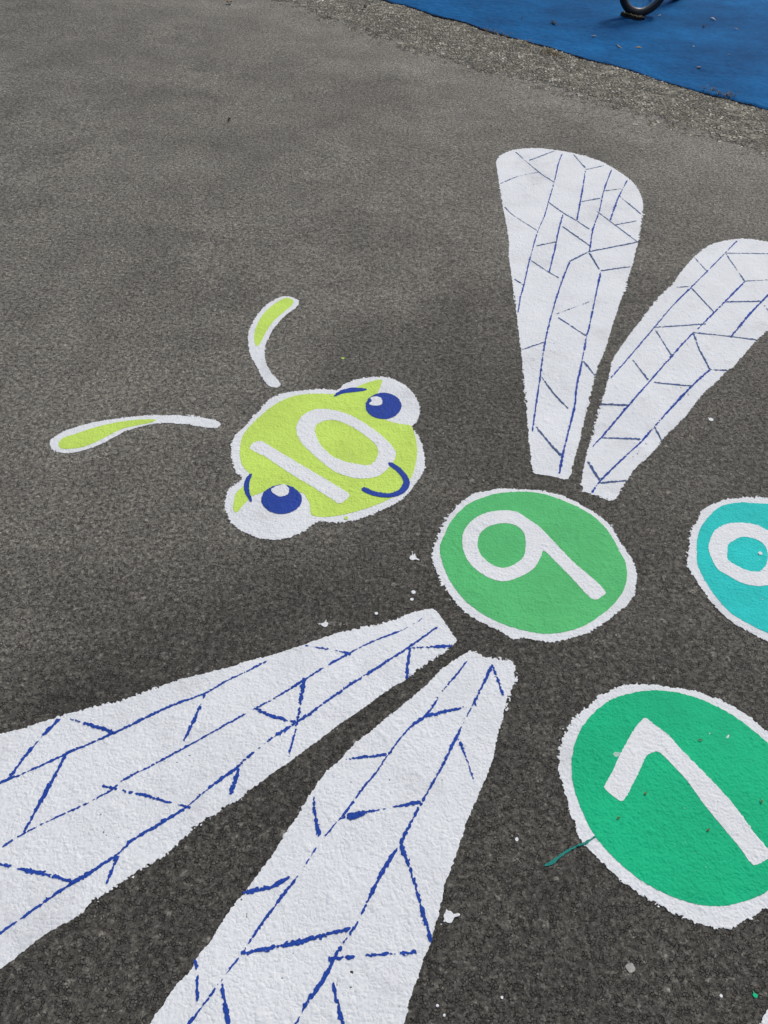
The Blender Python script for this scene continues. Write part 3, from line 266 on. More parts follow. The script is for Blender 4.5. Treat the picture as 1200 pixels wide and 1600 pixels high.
def asphalt_material():
    m, nt, N, L, B = new_mat('asphalt')
    tone = attr(N, 'tone'); stone = attr(N, 'stone'); paler = attr(N, 'paler')
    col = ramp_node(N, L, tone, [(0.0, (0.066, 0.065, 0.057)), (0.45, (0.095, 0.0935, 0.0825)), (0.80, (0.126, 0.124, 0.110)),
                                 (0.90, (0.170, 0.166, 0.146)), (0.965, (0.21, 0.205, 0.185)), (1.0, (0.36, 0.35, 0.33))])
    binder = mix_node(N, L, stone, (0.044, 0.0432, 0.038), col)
    stain = noise_node(N, L, 1.9, 5, 0.60)
    sm = ramp_node(N, L, stain, [(0.32, (0.80, 0.80, 0.80)), (0.5, (1, 1, 1)), (0.68, (1.15, 1.15, 1.14))])
    c = mix_node(N, L, 1.0, binder, sm, 'MULTIPLY')
    blot = noise_node(N, L, 6.5, 4, 0.65)
    c = mix_node(N, L, 1.0, c, ramp_node(N, L, blot, [(0.32, (0.80, 0.80, 0.80)), (0.5, (1, 1, 1)), (0.68, (1.14, 1.14, 1.13))]), 'MULTIPLY')
    speck = noise_node(N, L, 75, 3, 0.75)
    c = mix_node(N, L, 1.0, c, ramp_node(N, L, speck, [(0.32, (0.86, 0.86, 0.86)), (0.5, (1, 1, 1)), (0.68, (1.14, 1.14, 1.13))]), 'MULTIPLY')
    rust = noise_node(N, L, 9.0, 3, 0.5)
    rf = ramp_node(N, L, rust, [(0.66, (0, 0, 0)), (0.80, (0.22, 0.22, 0.22))])
    c = mix_node(N, L, rf, c, (0.075, 0.058, 0.036))
    grain = noise_node(N, L, 420, 2, 0.7)
    gm = ramp_node(N, L, grain, [(0.25, (0.5, 0.5, 0.5)), (0.5, (1, 1, 1)), (0.75, (1.6, 1.58, 1.54))])
    c = mix_node(N, L, 1.0, c, gm, 'MULTIPLY')
    dn = noise_node(N, L, 5.0, 5, 0.65)
    df = math_node(N, L, 'MULTIPLY', paler, math_node(N, L, 'ADD', dn, 0.35))
    dc = mix_node(N, L, 1.0, (0.232, 0.229, 0.200), ramp_node(N, L, math_node(N, L, 'ADD', math_node(N, L, 'MULTIPLY', speck, 0.6), math_node(N, L, 'MULTIPLY', grain, 0.4)), [(0.36, (0.7, 0.7, 0.7)), (0.5, (1, 1, 1)), (0.64, (1.22, 1.22, 1.22))]), 'MULTIPLY')
    dc = mix_node(N, L, 1.0, dc, sm, 'MULTIPLY')
    c = mix_node(N, L, df, c, dc)
    c = mix_node(N, L, 1.0, c, (1.14, 1.135, 1.15), 'MULTIPLY')
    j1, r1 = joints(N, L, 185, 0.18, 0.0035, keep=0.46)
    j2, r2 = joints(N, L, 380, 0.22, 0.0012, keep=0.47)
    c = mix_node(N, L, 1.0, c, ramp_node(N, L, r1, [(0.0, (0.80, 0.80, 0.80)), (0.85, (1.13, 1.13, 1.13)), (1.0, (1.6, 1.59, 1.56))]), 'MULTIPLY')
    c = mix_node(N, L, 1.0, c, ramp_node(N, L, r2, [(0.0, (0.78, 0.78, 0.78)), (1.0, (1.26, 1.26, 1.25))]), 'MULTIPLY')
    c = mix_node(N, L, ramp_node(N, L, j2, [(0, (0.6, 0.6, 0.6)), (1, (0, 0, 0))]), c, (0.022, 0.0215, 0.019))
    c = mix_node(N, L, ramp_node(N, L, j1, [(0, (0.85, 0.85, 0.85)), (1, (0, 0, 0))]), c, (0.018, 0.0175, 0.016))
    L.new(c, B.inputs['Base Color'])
    B.inputs['Roughness'].default_value = 0.78
    B.inputs['Specular IOR Level'].default_value = 0.32
    n1 = bump_node(N, L, grain, 0.0006, 0.9, bump_node(N, L, j2, 0.0008, 0.8, bump_node(N, L, j1, 0.0022, 1.0)))
    L.new(n1, B.inputs['Normal'])
    return m

def strip_material():
    m, nt, N, L, B = new_mat('worn old asphalt')
    tone = attr(N, 'tone'); stone = attr(N, 'stone')
    col = ramp_node(N, L, tone, [(0.0, (0.13, 0.127, 0.10)), (0.5, (0.215, 0.210, 0.172)), (0.8, (0.30, 0.292, 0.245)), (1.0, (0.55, 0.54, 0.47))])
    c = mix_node(N, L, stone, (0.12, 0.116, 0.095), col)
    st = noise_node(N, L, 3.5, 5, 0.65)
    sm = ramp_node(N, L, st, [(0.3, (0.72, 0.72, 0.70)), (0.7, (1.2, 1.19, 1.15))])
    c = mix_node(N, L, 1.0, c, sm, 'MULTIPLY')
    g = noise_node(N, L, 160, 3, 0.7)
    gm = ramp_node(N, L, g, [(0.3, (0.65, 0.65, 0.65)), (0.7, (1.3, 1.3, 1.28))])
    c = mix_node(N, L, 1.0, c, gm, 'MULTIPLY')
    js, rs = joints(N, L, 48, 0.22, 0.006, keep=0.56)
    c = mix_node(N, L, 1.0, c, ramp_node(N, L, rs, [(0.0, (0.76, 0.76, 0.74)), (0.8, (1.12, 1.12, 1.11)), (1.0, (1.45, 1.44, 1.42))]), 'MULTIPLY')
    c = mix_node(N, L, 1.0, c, (1.36, 1.37, 1.47), 'MULTIPLY')
    c = mix_node(N, L, ramp_node(N, L, js, [(0, (0.7, 0.7, 0.7)), (1, (0, 0, 0))]), c, (0.045, 0.043, 0.033))
    L.new(c, B.inputs['Base Color'])
    B.inputs['Roughness'].default_value = 0.85
    B.inputs['Specular IOR Level'].default_value = 0.3
    L.new(bump_node(N, L, g, 0.003, 0.8, bump_node(N, L, js, 0.006, 1.0)), B.inputs['Normal'])
    return m

def paint_material(name, color, mottle=0.06, rough=0.5, second=None, second_amt=0.5, spec=0.18, wear=None):
    m, nt, N, L, B = new_mat(name)
    big = noise_node(N, L, 7.0, 5, 0.62)
    lo, hi = 1 - mottle, 1 + mottle
    mm = ramp_node(N, L, big, [(0.3, (lo, lo, lo)), (0.7, (hi, hi, hi))])
    base = color
    if second:
        f2 = noise_node(N, L, 22.0, 4, 0.65)
        ff = ramp_node(N, L, f2, [(0.5 - 0.25 * second_amt, (0, 0, 0)), (0.75, (1, 1, 1))])
        base = mix_node(N, L, ff, color, second)
    c = mix_node(N, L, 1.0, base, mm, 'MULTIPLY')
    if wear:
        w = noise_node(N, L, 4.0, 6, 0.7)
        w2 = noise_node(N, L, 260, 3, 0.7)
        wf = ramp_node(N, L, math_node(N, L, 'ADD', w, math_node(N, L, 'MULTIPLY', w2, 0.35)), [(0.71, (0, 0, 0)), (0.95, (wear[1],) * 3)])
        c = mix_node(N, L, wf, c, wear[0])
    ph = noise_node(N, L, 300, 2, 0.5)
    pm = noise_node(N, L, 16, 4, 0.7)
    pf = ramp_node(N, L, math_node(N, L, 'ADD', ph, math_node(N, L, 'MULTIPLY', pm, 0.35)), [(0.93, (0, 0, 0)), (0.98, (0.7, 0.7, 0.7))])
    c = mix_node(N, L, pf, c, (0.07, 0.068, 0.06))     # pinholes down to the asphalt
    L.new(c, B.inputs['Base Color'])
    B.inputs['Roughness'].default_value = rough + 0.22
    B.inputs['Specular IOR Level'].default_value = spec
    fine = noise_node(N, L, 420, 3, 0.6)
    j1, r1 = joints(N, L, 125, 0.30, keep=0.50)
    n = bump_node(N, L, j1, 0.0008, 0.55)
    L.new(bump_node(N, L, fine, 0.0007, 0.8, n), B.inputs['Normal'])
    return m

def blue_material():
    m, nt, N, L, B = new_mat('blue coated asphalt')
    a = noise_node(N, L, 1.6, 5, 0.6)
    c = ramp_node(N, L, a, [(0.3, (0.002, 0.060, 0.185)), (0.55, (0.003, 0.112, 0.315)), (0.75, (0.004, 0.170, 0.45))])
    d = noise_node(N, L, 38, 4, 0.7)
    dm = ramp_node(N, L, d, [(0.3, (0.72, 0.74, 0.78)), (0.65, (1.12, 1.1, 1.08))])
    c = mix_node(N, L, 1.0, c, dm, 'MULTIPLY')
    w = noise_node(N, L, 75, 3, 0.7)
    wf = ramp_node(N, L, w, [(0.70, (0, 0, 0)), (0.80, (0.30, 0.30, 0.30))])
    c = mix_node(N, L, wf, c, (0.16, 0.20, 0.25))
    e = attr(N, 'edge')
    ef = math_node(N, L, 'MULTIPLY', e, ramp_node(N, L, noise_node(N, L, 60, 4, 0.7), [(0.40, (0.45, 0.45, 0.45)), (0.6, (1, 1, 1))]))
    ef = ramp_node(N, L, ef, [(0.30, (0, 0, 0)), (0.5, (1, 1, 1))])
    c = mix_node(N, L, ef, c, (0.012, 0.014, 0.018))  # shade on the raised front edge, painted in as near-black colour
    L.new(c, B.inputs['Base Color'])
    B.inputs['Roughness'].default_value = 0.8
    B.inputs['Specular IOR Level'].default_value = 0.06
    L.new(bump_node(N, L, noise_node(N, L, 110, 3, 0.65), 0.003, 0.8), B.inputs['Normal'])
    return m

def plain(name, color, rough=0.5, metallic=0.0, spec=0.5, vary=0.15, scale=40.0):
    m, nt, N, L, B = new_mat(name)
    n = noise_node(N, L, scale, 3, 0.6)
    lo, hi = 1 - vary, 1 + vary
    c = mix_node(N, L, 1.0, color, ramp_node(N, L, n, [(0.3, (lo, lo, lo)), (0.7, (hi, hi, hi))]), 'MULTIPLY')
    L.new(c, B.inputs['Base Color'])
    B.inputs['Roughness'].default_value = rough
    B.inputs['Metallic'].default_value = metallic
    B.inputs['Specular IOR Level'].default_value = spec
    return m

M = dict(
    asphalt=asphalt_material(), strip=strip_material(), blue_ground=blue_material(),
    white=paint_material('white road paint', (0.725, 0.768, 0.80), 0.05, 0.55, wear=((0.42, 0.43, 0.46), 0.55)),
    white_digit=paint_material('white digit paint', (0.735, 0.775, 0.805), 0.04, 0.5),
    lime=paint_material('lime paint', (0.53, 0.745, 0.135), 0.10, 0.5),
    green9=paint_material('leaf green paint', (0.092, 0.50, 0.175), 0.10, 0.5),
    teal=paint_material('turquoise paint', (0.017, 0.55, 0.53), 0.10, 0.5),
    green7=paint_material('emerald paint', (0.0, 0.455, 0.215), 0.10, 0.45),
    blue=paint_material('blue paint', (0.020, 0.058, 0.33), 0.12, 0.5),
    vein=paint_material('blue vein paint', (0.016, 0.062, 0.35), 0.15, 0.55),
    vein_grey=paint_material('grey blue vein paint', (0.080, 0.125, 0.26), 0.2, 0.6, second=(0.035, 0.10, 0.34), second_amt=0.3),
    smear=paint_material('thin white smear', (0.36, 0.60, 0.50), 0.1, 0.5),
    worn_white=paint_material('worn white paint', (0.46, 0.46, 0.44), 0.15, 0.6, wear=((0.12, 0.12, 0.11), 0.9)),
    dribble=paint_material('teal dribble paint', (0.012, 0.22, 0.19), 0.1, 0.45),
    tyre=plain('tyre rubber', (0.020, 0.020, 0.021), 0.6, 0, 0.4, 0.3, 60),
    rim=plain('rim metal', (0.16, 0.165, 0.175), 0.42, 1.0, 0.5, 0.08, 30),
    frame=plain('dark frame enamel', (0.02, 0.022, 0.026), 0.3, 0, 0.5, 0.1, 20),
    saddle=plain('saddle vinyl', (0.022, 0.022, 0.022), 0.55),
    leaf_tan=plain('dry leaf', (0.33, 0.25, 0.13), 0.8, 0, 0.2, 0.35, 90),
    leaf_brown=plain('brown leaf', (0.17, 0.13, 0.045), 0.8, 0, 0.2, 0.35, 90),
    leaf_pale=plain('pale leaf', (0.52, 0.50, 0.42), 0.8, 0, 0.2, 0.2, 90),
    leaf_dark=plain('dark leaf', (0.022, 0.018, 0.016), 0.8, 0, 0.2, 0.3, 90),
)

# ------------------------------------------------------------------ asphalt: one sheet with real stones near by, out to the horizon
def axis(lo, hi, core_lo, core_hi, d0, d1, grow, far):
    a = list(np.arange(core_lo, core_hi, d0))
    d = d0
    while a[-1] < hi: d = min(d * grow, d1); a.append(a[-1] + d)
    while a[-1] < far: d *= 1.35; a.append(a[-1] + d)
    d = d0; b = [core_lo]
    while b[-1] > lo: d = min(d * grow, d1); b.append(b[-1] - d)
    while b[-1] > -far: d *= 1.35; b.append(b[-1] - d)
    return np.array(b[:0:-1] + a)

XS = axis(-2.9, 2.9, -0.95, 1.15, 0.0023, 0.008, 1.010, 120.0)
YS = axis(-0.35, 6.7, 0.12, 1.55, 0.0023, 0.010, 1.0012, 120.0)
NX, NY = len(XS), len(YS)
GX, GY = np.meshgrid(XS, YS)
FINE = (sstep(-3.3, -2.8, GX) * sstep(3.3, 2.8, GX) * sstep(-0.7, -0.3, GY) * sstep(7.4, 6.5, GY))

blue_edge = catmull(DATA['blue_edge'], 0.02, closed=False)
strip_edge = catmull(DATA['strip_edge'], 0.02, closed=False)
EDIR = np.array(DATA['blue_edge'][10]) - np.array(DATA['blue_edge'][1]); EDIR /= np.hypot(*EDIR)
ENRM = np.array([-EDIR[1], EDIR[0]])      # points away from the camera, into the blue
EORG = np.array(DATA['blue_edge'][1])
def edge_uv(x, y):
    return (x - EORG[0]) * EDIR[0] + (y - EORG[1]) * EDIR[1], (x - EORG[0]) * ENRM[0] + (y - EORG[1]) * ENRM[1]
def edge_curve(poly):
    u, v = edge_uv(poly[:, 0], poly[:, 1])
    o = np.argsort(u)
    return u[o], v[o]
BU, BV = edge_curve(blue_edge); SU, SV = edge_curve(strip_edge)
GU, GV = edge_uv(GX, GY)
v_blue = np.interp(GU, BU, BV)
v_strip = np.interp(GU, SU, SV)

g1, id1 = stones(GX + 0.003 * vnoise(GX, GY, 0.007, 5), GY + 0.003 * vnoise(GX, GY, 0.007, 6), 0.0082, 11)
g2, id2 = stones(GX, GY, 0.0046, 37)
g3, id3 = stones(GX + 0.003 * vnoise(GX, GY, 0.006, 7), GY, 0.0135, 71)
s1 = sstep(0.02, 0.30, g1) * (0.25 + 0.75 * id1)
s2 = sstep(0.02, 0.36, g2) * (0.25 + 0.75 * id2)
pick = id3 > 0.945                         # some larger stones break the surface
s3 = np.where(pick, sstep(0.03, 0.30, g3), 0)
H0 = 0.0021 * s1 + 0.0013 * s2 + 0.0006 * vnoise(GX, GY, 0.003, 91)
H0 = np.where(pick, H0 * (1 - 0.6 * s3) + 0.0024 * s3, H0)
worn = sstep(0.45, 0.8, vnoise(GX, GY, 0.35, 17) * 0.6 + vnoise(GX, GY, 0.09, 18) * 0.4)
H0 = H0 * (1.0 - 0.35 * worn)
LOW = 0.010 * (vnoise(GX, GY, 0.9, 3) - 0.5) + 0.004 * (vnoise(GX, GY, 0.25, 4) - 0.5)
# the old worn strip along the blue surface: coarser, stonier, a little proud of the asphalt
in_strip = sstep(-0.02, 0.05, GV - v_strip + 0.10 * (vnoise(GX, GY, 0.16, 23) - 0.5) + 0.05 * (vnoise(GX, GY, 0.05, 24) - 0.5))
gs, ids = stones(GX + 0.01 * vnoise(GX, GY, 0.03, 61), GY, 0.017, 53)
HS = 0.0045 * sstep(0.02, 0.4, gs) * (0.3 + 0.7 * ids) + 0.003 * vnoise(GX, GY, 0.012, 55) + 0.006 * vnoise(GX, GY, 0.10, 56)
HT = (H0 * (1 - in_strip) + HS * in_strip + 0.001 * in_strip) * FINE + LOW * FINE
under = sstep(0.015, 0.06, GV - v_blue)            # the old ground lies lower beneath the blue surface
HT = HT * (1 - under) - 0.016 * under
HM = float(np.median(H0))
TONE = np.where(pick & (s3 > 0.3), 0.50 + 0.40 * hash2((id3 * 9999).astype(np.int64), (id3 * 777).astype(np.int64), 3), 0.15 + 0.66 * (0.55 * id1 + 0.45 * id2))
rare = (hash2((id2 * 99991).astype(np.int64), (id1 * 7777).astype(np.int64), 9) > 0.988) & (id2 > 0.35)
TONE = np.where(rare, 0.93 + 0.07 * id1, TONE)
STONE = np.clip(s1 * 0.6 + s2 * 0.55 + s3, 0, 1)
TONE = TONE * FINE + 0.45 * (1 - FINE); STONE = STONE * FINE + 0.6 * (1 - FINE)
PALER = 0.42 * sstep(-4.0, -1.2, GV - v_strip) + 0.34 * sstep(-1.9, 0.0, GV - v_strip) + 0.35 * sstep(-0.45, 0.0, GV - v_strip)
FAR_LEFT = 0.55 * GY - 0.8 * GX + 0.5 * (vnoise(GX, GY, 0.7, 33) - 0.5) + 0.25 * (vnoise(GX, GY, 0.2, 34) - 0.5)
PALER = np.clip(np.maximum(0.62 * sstep(0.6, 1.45, FAR_LEFT), PALER) + 0.12 * sstep(0.5, 1.4, FAR_LEFT), 0, 1.0)   # asphalt gets paler towards the worn strip and the far left

idx = np.arange(NX * NY).reshape(NY, NX)
quads = np.stack([idx[:-1, :-1], idx[:-1, 1:], idx[1:, 1:], idx[1:, :-1]], -1).reshape(-1, 4)
nq = len(quads)
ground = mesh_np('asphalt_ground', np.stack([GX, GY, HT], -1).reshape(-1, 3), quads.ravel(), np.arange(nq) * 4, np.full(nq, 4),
                 M['asphalt'], dict(tone=TONE.ravel(), stone=STONE.ravel(), paler=PALER.ravel()))
tag(ground, kind='structure')

# ------------------------------------------------------------------ paint films: cut from the same grid, so they follow every stone
def window(P, pad):
    P = np.asarray(P)
    i0 = max(np.searchsorted(XS, P[:, 0].min() - pad) - 1, 0); i1 = min(np.searchsorted(XS, P[:, 0].max() + pad) + 1, NX)
    j0 = max(np.searchsorted(YS, P[:, 1].min() - pad) - 1, 0); j1 = min(np.searchsorted(YS, P[:, 1].max() + pad) + 1, NY)
    return i0, i1, j0, j1

def seg_dist(poly, win, reach, closed):
    i0, i1, j0, j1 = win
    xs, ys = XS[i0:i1], YS[j0:j1]
    D = np.full((len(ys), len(xs)), reach)
    n = len(poly)
    for k in range(n if closed else n - 1):
        a, b = poly[k], poly[(k + 1) % n]
        l, r = np.searchsorted(xs, (min(a[0], b[0]) - reach, max(a[0], b[0]) + reach))
        t0, t1 = np.searchsorted(ys, (min(a[1], b[1]) - reach, max(a[1], b[1]) + reach))
        if l >= r or t0 >= t1: continue
        X = xs[None, l:r] - a[0]; Y = ys[t0:t1, None] - a[1]
        d = b - a; q = max(d @ d, 1e-12)
        t = np.clip((X * d[0] + Y * d[1]) / q, 0, 1)
        dd = np.hypot(X - t * d[0], Y - t * d[1])
        sub = D[t0:t1, l:r]; np.minimum(sub, dd, out=sub)
    return D

def signed(poly, win, reach=0.05):
    i0, i1, j0, j1 = win
    xs, ys = XS[i0:i1], YS[j0:j1]
    D = seg_dist(poly, win, reach, True)
    flip = np.zeros((len(ys), len(xs) + 1), np.int32)
    n = len(poly)
    for k in range(n):
        a, b = poly[k], poly[(k + 1) % n]
        if a[1] == b[1]: continue
        lo, hi = (a, b) if a[1] < b[1] else (b, a)
        t0, t1 = np.searchsorted(ys, (lo[1], hi[1]))
        if t0 >= t1: continue
        yy = ys[t0:t1]
        xi = lo[0] + (yy - lo[1]) / (hi[1] - lo[1]) * (hi[0] - lo[0])
        np.add.at(flip, (np.arange(t0, t1), np.searchsorted(xs, xi)), 1)
    inside = (np.cumsum(flip, 1)[:, :-1] % 2) == 1
    return np.where(inside, D, -D)

CASES = {}
for c in range(1, 16):
    pts = []
    for k in range(4):
        a = (c >> k) & 1; b = (c >> ((k + 1) % 4)) & 1
        if a: pts.append(('c', k))
        if a != b: pts.append(('e', k))
    CASES[c] = pts

def film(name, f, win, level, mat, parent, extra=0.0):
    """mesh of the part of the grid window where f > 0, lying level * 0.45 mm over the asphalt"""
    i0, i1, j0, j1 = win
    h = HT[j0:j1, i0:i1]; low = LOW[j0:j1, i0:i1] * FINE[j0:j1, i0:i1]
    rel = h - low
    Z = low + rel * 0.58 + 0.0018 + 0.00045 * level + extra
    if mat is M['strip']: Z = h + 0.0007
    X, Y = GX[j0:j1, i0:i1], GY[j0:j1, i0:i1]
    ny, nx = f.shape
    ins = (f > 0).astype(np.int32)
    case = ins[:-1, :-1] | (ins[:-1, 1:] << 1) | (ins[1:, 1:] << 2) | (ins[1:, :-1] << 3)
    n0 = nx * ny
    gid = np.arange(n0).reshape(ny, nx)
    def cut(A, B):
        fa, fb = A[3], B[3]
        t = np.clip(fa / np.where(np.abs(fa - fb) < 1e-12, 1e-12, fa - fb), 0.02, 0.98)
        return np.stack([A[k] + t * (B[k] - A[k]) for k in range(3)], -1)
    full = [X, Y, Z, f]
    hx = cut([q[:, :-1] for q in full], [q[:, 1:] for q in full])
    hy = cut([q[:-1, :] for q in full], [q[1:, :] for q in full])
    hid = n0 + np.arange(ny * (nx - 1)).reshape(ny, nx - 1)
    vid = n0 + ny * (nx - 1) + np.arange((ny - 1) * nx).reshape(ny - 1, nx)
    V = np.concatenate([np.stack([X, Y, Z], -1).reshape(-1, 3), hx.reshape(-1, 3), hy.reshape(-1, 3)])
    loops, totals = [], []
    for c, pts in CASES.items():
        J, I = np.nonzero(case == c)
        if not len(J): continue
        cols = []
        for kind, k in pts:
            if kind == 'c': cols.append(gid[J + (k >= 2), I + (k in (1, 2))])
            elif k == 0: cols.append(hid[J, I])
            elif k == 1: cols.append(vid[J, I + 1])
            elif k == 2: cols.append(hid[J + 1, I])
            else: cols.append(vid[J, I])
        loops.append(np.stack(cols, -1).ravel()); totals.append(np.full(len(J), len(pts)))
    if not loops: return None
    loops = np.concatenate(loops); totals = np.concatenate(totals)
    used, inv = np.unique(loops, return_inverse=True)
    starts = np.r_[0, np.cumsum(totals)[:-1]]
    at = {}
    if mat is M['strip']:
        allids = np.concatenate([ids[j0:j1, i0:i1].ravel(), ids[j0:j1, i0:i1][:, :-1].ravel(), ids[j0:j1, i0:i1][:-1, :].ravel()])
        sg = sstep(0.02, 0.35, gs[j0:j1, i0:i1])
        alls = np.concatenate([sg.ravel(), sg[:, :-1].ravel(), sg[:-1, :].ravel()])
        at = dict(tone=allids[used], stone=alls[used])
    return mesh_np(name, V[used], inv, starts, totals, mat, at, parent)

def ragged(win, amp, seed, wild=0.0):
    i0, i1, j0, j1 = win
    X, Y = GX[j0:j1, i0:i1], GY[j0:j1, i0:i1]
    n = (vnoise(X, Y, 0.030, seed) - 0.5) * 0.35 + (vnoise(X, Y, 0.010, seed + 1) - 0.5) * 0.5 + (vnoise(X, Y, 0.0035, seed + 2) - 0.5) * 1.3
    relh = (H0[j0:j1, i0:i1] - HM) * 1000.0
    amp = amp * 0.68
    n = n * amp + relh * amp * 0.6
    if wild > 0:
        w = sstep(0.52, 0.78, vnoise(X, Y, 0.14, seed + 3))
        n = n * (1 + wild * w)
    return n

def paint_poly(name, polys, level, mat, parent, amp=0.0035, seed=1, holes=None, wild=0.0, pits=0.0, grow=0.0):
    curves = [catmull(p) for p in polys]
    win = window(np.concatenate(curves), 0.03)
    f = None
    for c in curves:
        s = signed(c, win)
        f = s if f is None else np.maximum(f, s)
    for hpoly in holes or []:
        f = np.minimum(f, -signed(catmull(hpoly), win))
    f = f + grow + ragged(win, amp, seed, wild)
    if pits > 0:
        i0, i1, j0, j1 = win
        X, Y = GX[j0:j1, i0:i1], GY[j0:j1, i0:i1]
        hn = vnoise(X, Y, 0.0075, seed + 7) * 0.7 + vnoise(X, Y, 0.12, seed + 8) * 0.3
        f = np.minimum(f, (1.0 - pits - hn) * 0.02 + np.maximum(H0[j0:j1, i0:i1] - HM, -0.0006) * 2)
    return film(name, f, win, level, mat, parent)

def paint_strokes(name, lines, width, level, mat, parent, seed, gaps=0.5, clip=None):
    curves = [catmull(p, 0.006, closed=False) for p in lines]
    win = window(np.concatenate(curves), 0.02)
    i0, i1, j0, j1 = win
    X, Y = GX[j0:j1, i0:i1], GY[j0:j1, i0:i1]
    D = np.full(X.shape, 0.03)
    for k, c in enumerate(curves):
        D = np.minimum(D, seg_dist(c, win, 0.03, False))
    w = width * (0.45 + 0.75 * vnoise(X, Y, 0.05, seed)) - gaps * width * 1.5 * sstep(0.50, 0.85, vnoise(X, Y, 0.028, seed + 1) * 0.65 + vnoise(X, Y, 0.011, seed + 2) * 0.35)
    f = w - D + (vnoise(X, Y, 0.0038, seed + 3) - 0.5) * width * 1.05 + (H0[j0:j1, i0:i1] - HM) * 1000 * width * 0.38
    if clip is not None:
        f = np.minimum(f, signed(catmull(clip), win) + 0.004)
    return film(name, f, win, level, mat, parent)

def centre(P):
    P = np.array(P); return (float(P[:, 0].mean()), float(P[:, 1].mean()), 0.0)

def root(name, P, label, cat, group=None):
    # the films are given in world metres, so the Empty stands at the origin of the plan
    return empty(name, (0, 0, 0), label, cat, group)

# strip of worn asphalt
FS = np.minimum(GV - v_strip + 0.10 * (vnoise(GX, GY, 0.16, 23) - 0.5) + 0.14 * (vnoise(GX, GY, 0.05, 24) - 0.5) + 0.16 * (vnoise(GX, GY, 0.02, 25) - 0.5) + (HS - 0.005) * 8, v_blue + 0.035 - GV)
FS = np.minimum(FS, np.minimum(FINE - 0.5, 0.05))
strip = film('worn_strip', FS, (0, NX, 0, NY), 0, M['strip'], None)
tag(strip, kind='structure')

# ------------------------------------------------------------------ blue coated surface with a rounded, slightly raised edge
def blue_surface():
    us = axis(-2.5, 4.2, -0.6, 3.4, 0.012, 0.03, 1.02, 90.0)
    d = 0.004; vs = [-0.012, -0.010, -0.007, -0.003, 0.002, 0.008, 0.015]
    while vs[-1] < 90: d = d * 1.03 if vs[-1] < 2.6 else d * 1.3; vs.append(vs[-1] + max(d, 0.006))
    vs = np.array(vs)
    U_, V_ = np.meshgrid(us, vs)
    wob = 0.020 * (vnoise(U_, U_ * 0, 0.12, 201) - 0.5) + 0.012 * (vnoise(U_, U_ * 0, 0.03, 202) - 0.5)
    base = np.interp(U_, BU, BV) + wob * sstep(1.0, 0.0, V_)
    X = EORG[0] + EDIR[0] * U_ + ENRM[0] * (base + V_)
    Y = EORG[1] + EDIR[1] * U_ + ENRM[1] * (base + V_)
    prof = -0.004 + 0.014 * np.sqrt(np.clip(1 - np.clip(1 - (V_ + 0.012) / 0.03, 0, 1) ** 2, 0, 1))
    nearf = sstep(4.0, 2.5, V_)
    Z = prof + (0.004 * (vnoise(X, Y, 0.03, 211) - 0.5) + 0.003 * (vnoise(X, Y, 0.012, 212) - 0.5) + 0.012 * (vnoise(X, Y, 0.5, 213) - 0.5)) * nearf * sstep(-0.004, 0.02, V_) + 0.006
    ny, nx = U_.shape
    id_ = np.arange(nx * ny).reshape(ny, nx)
    q = np.stack([id_[:-1, :-1], id_[:-1, 1:], id_[1:, 1:], id_[1:, :-1]], -1).reshape(-1, 4)
    e = sstep(0.012, -0.006, V_)  # mask of the shade painted along the front edge
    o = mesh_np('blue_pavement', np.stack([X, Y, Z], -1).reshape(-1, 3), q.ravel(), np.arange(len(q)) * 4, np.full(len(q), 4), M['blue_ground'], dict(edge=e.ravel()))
    return tag(o, kind='structure')
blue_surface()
BLUE_Z = 0.016

# ------------------------------------------------------------------ painted dragonfly: head
t = root('face_painting', DATA['head_outline'], 'lime green painted insect head with blue eyes and white number 10', 'ground painting')
paint_poly('outline', [DATA['head_outline']], 0, M['white'], t, 0.0052, 101, wild=0.6, pits=0.06)
paint_poly('face', [DATA['head_face']], 1, M['lime'], t, 0.0014, 111, pits=0.06)
paint_poly('digit_one', [DATA['head_one']], 2, M['white_digit'], t, 0.0020, 121)
paint_poly('digit_zero', [DATA['head_zero']], 2, M['white_digit'], t, 0.0020, 131, holes=[DATA['head_zero_hole']])
for k in 'rl':
    e = paint_poly('eye', [DATA['iris_' + k]], 3, M['blue'], t, 0.0016, 141)
    paint_poly('eye_highlight', [DATA['glint_' + k]], 4, M['white_digit'], e, 0.0020, 151)
    paint_poly('eyebrow', [DATA['brow_' + k]], 3, M['blue'], t, 0.0016, 161)
paint_poly('mouth', [DATA['smile']], 3, M['blue'], t, 0.0016, 171)

# antennae
for key, lab in (('ant_l', 'long nearly straight white painted antenna with a thin lime tip fill, left of the head'),
                 ('ant_r', 'short curved white painted antenna with a lime fill, above the head')):
    t = root('painted_antenna', DATA[key], lab, 'painted antenna', 'antennae of the painted insect')
    paint_poly('outline', [DATA[key]], 0, M['white'], t, 0.0048, 181 if key == 'ant_l' else 191, wild=0.4)
    paint_poly('tip_fill', [DATA[key + '_fill']], 1, M['lime'], t, 0.0012, 185)

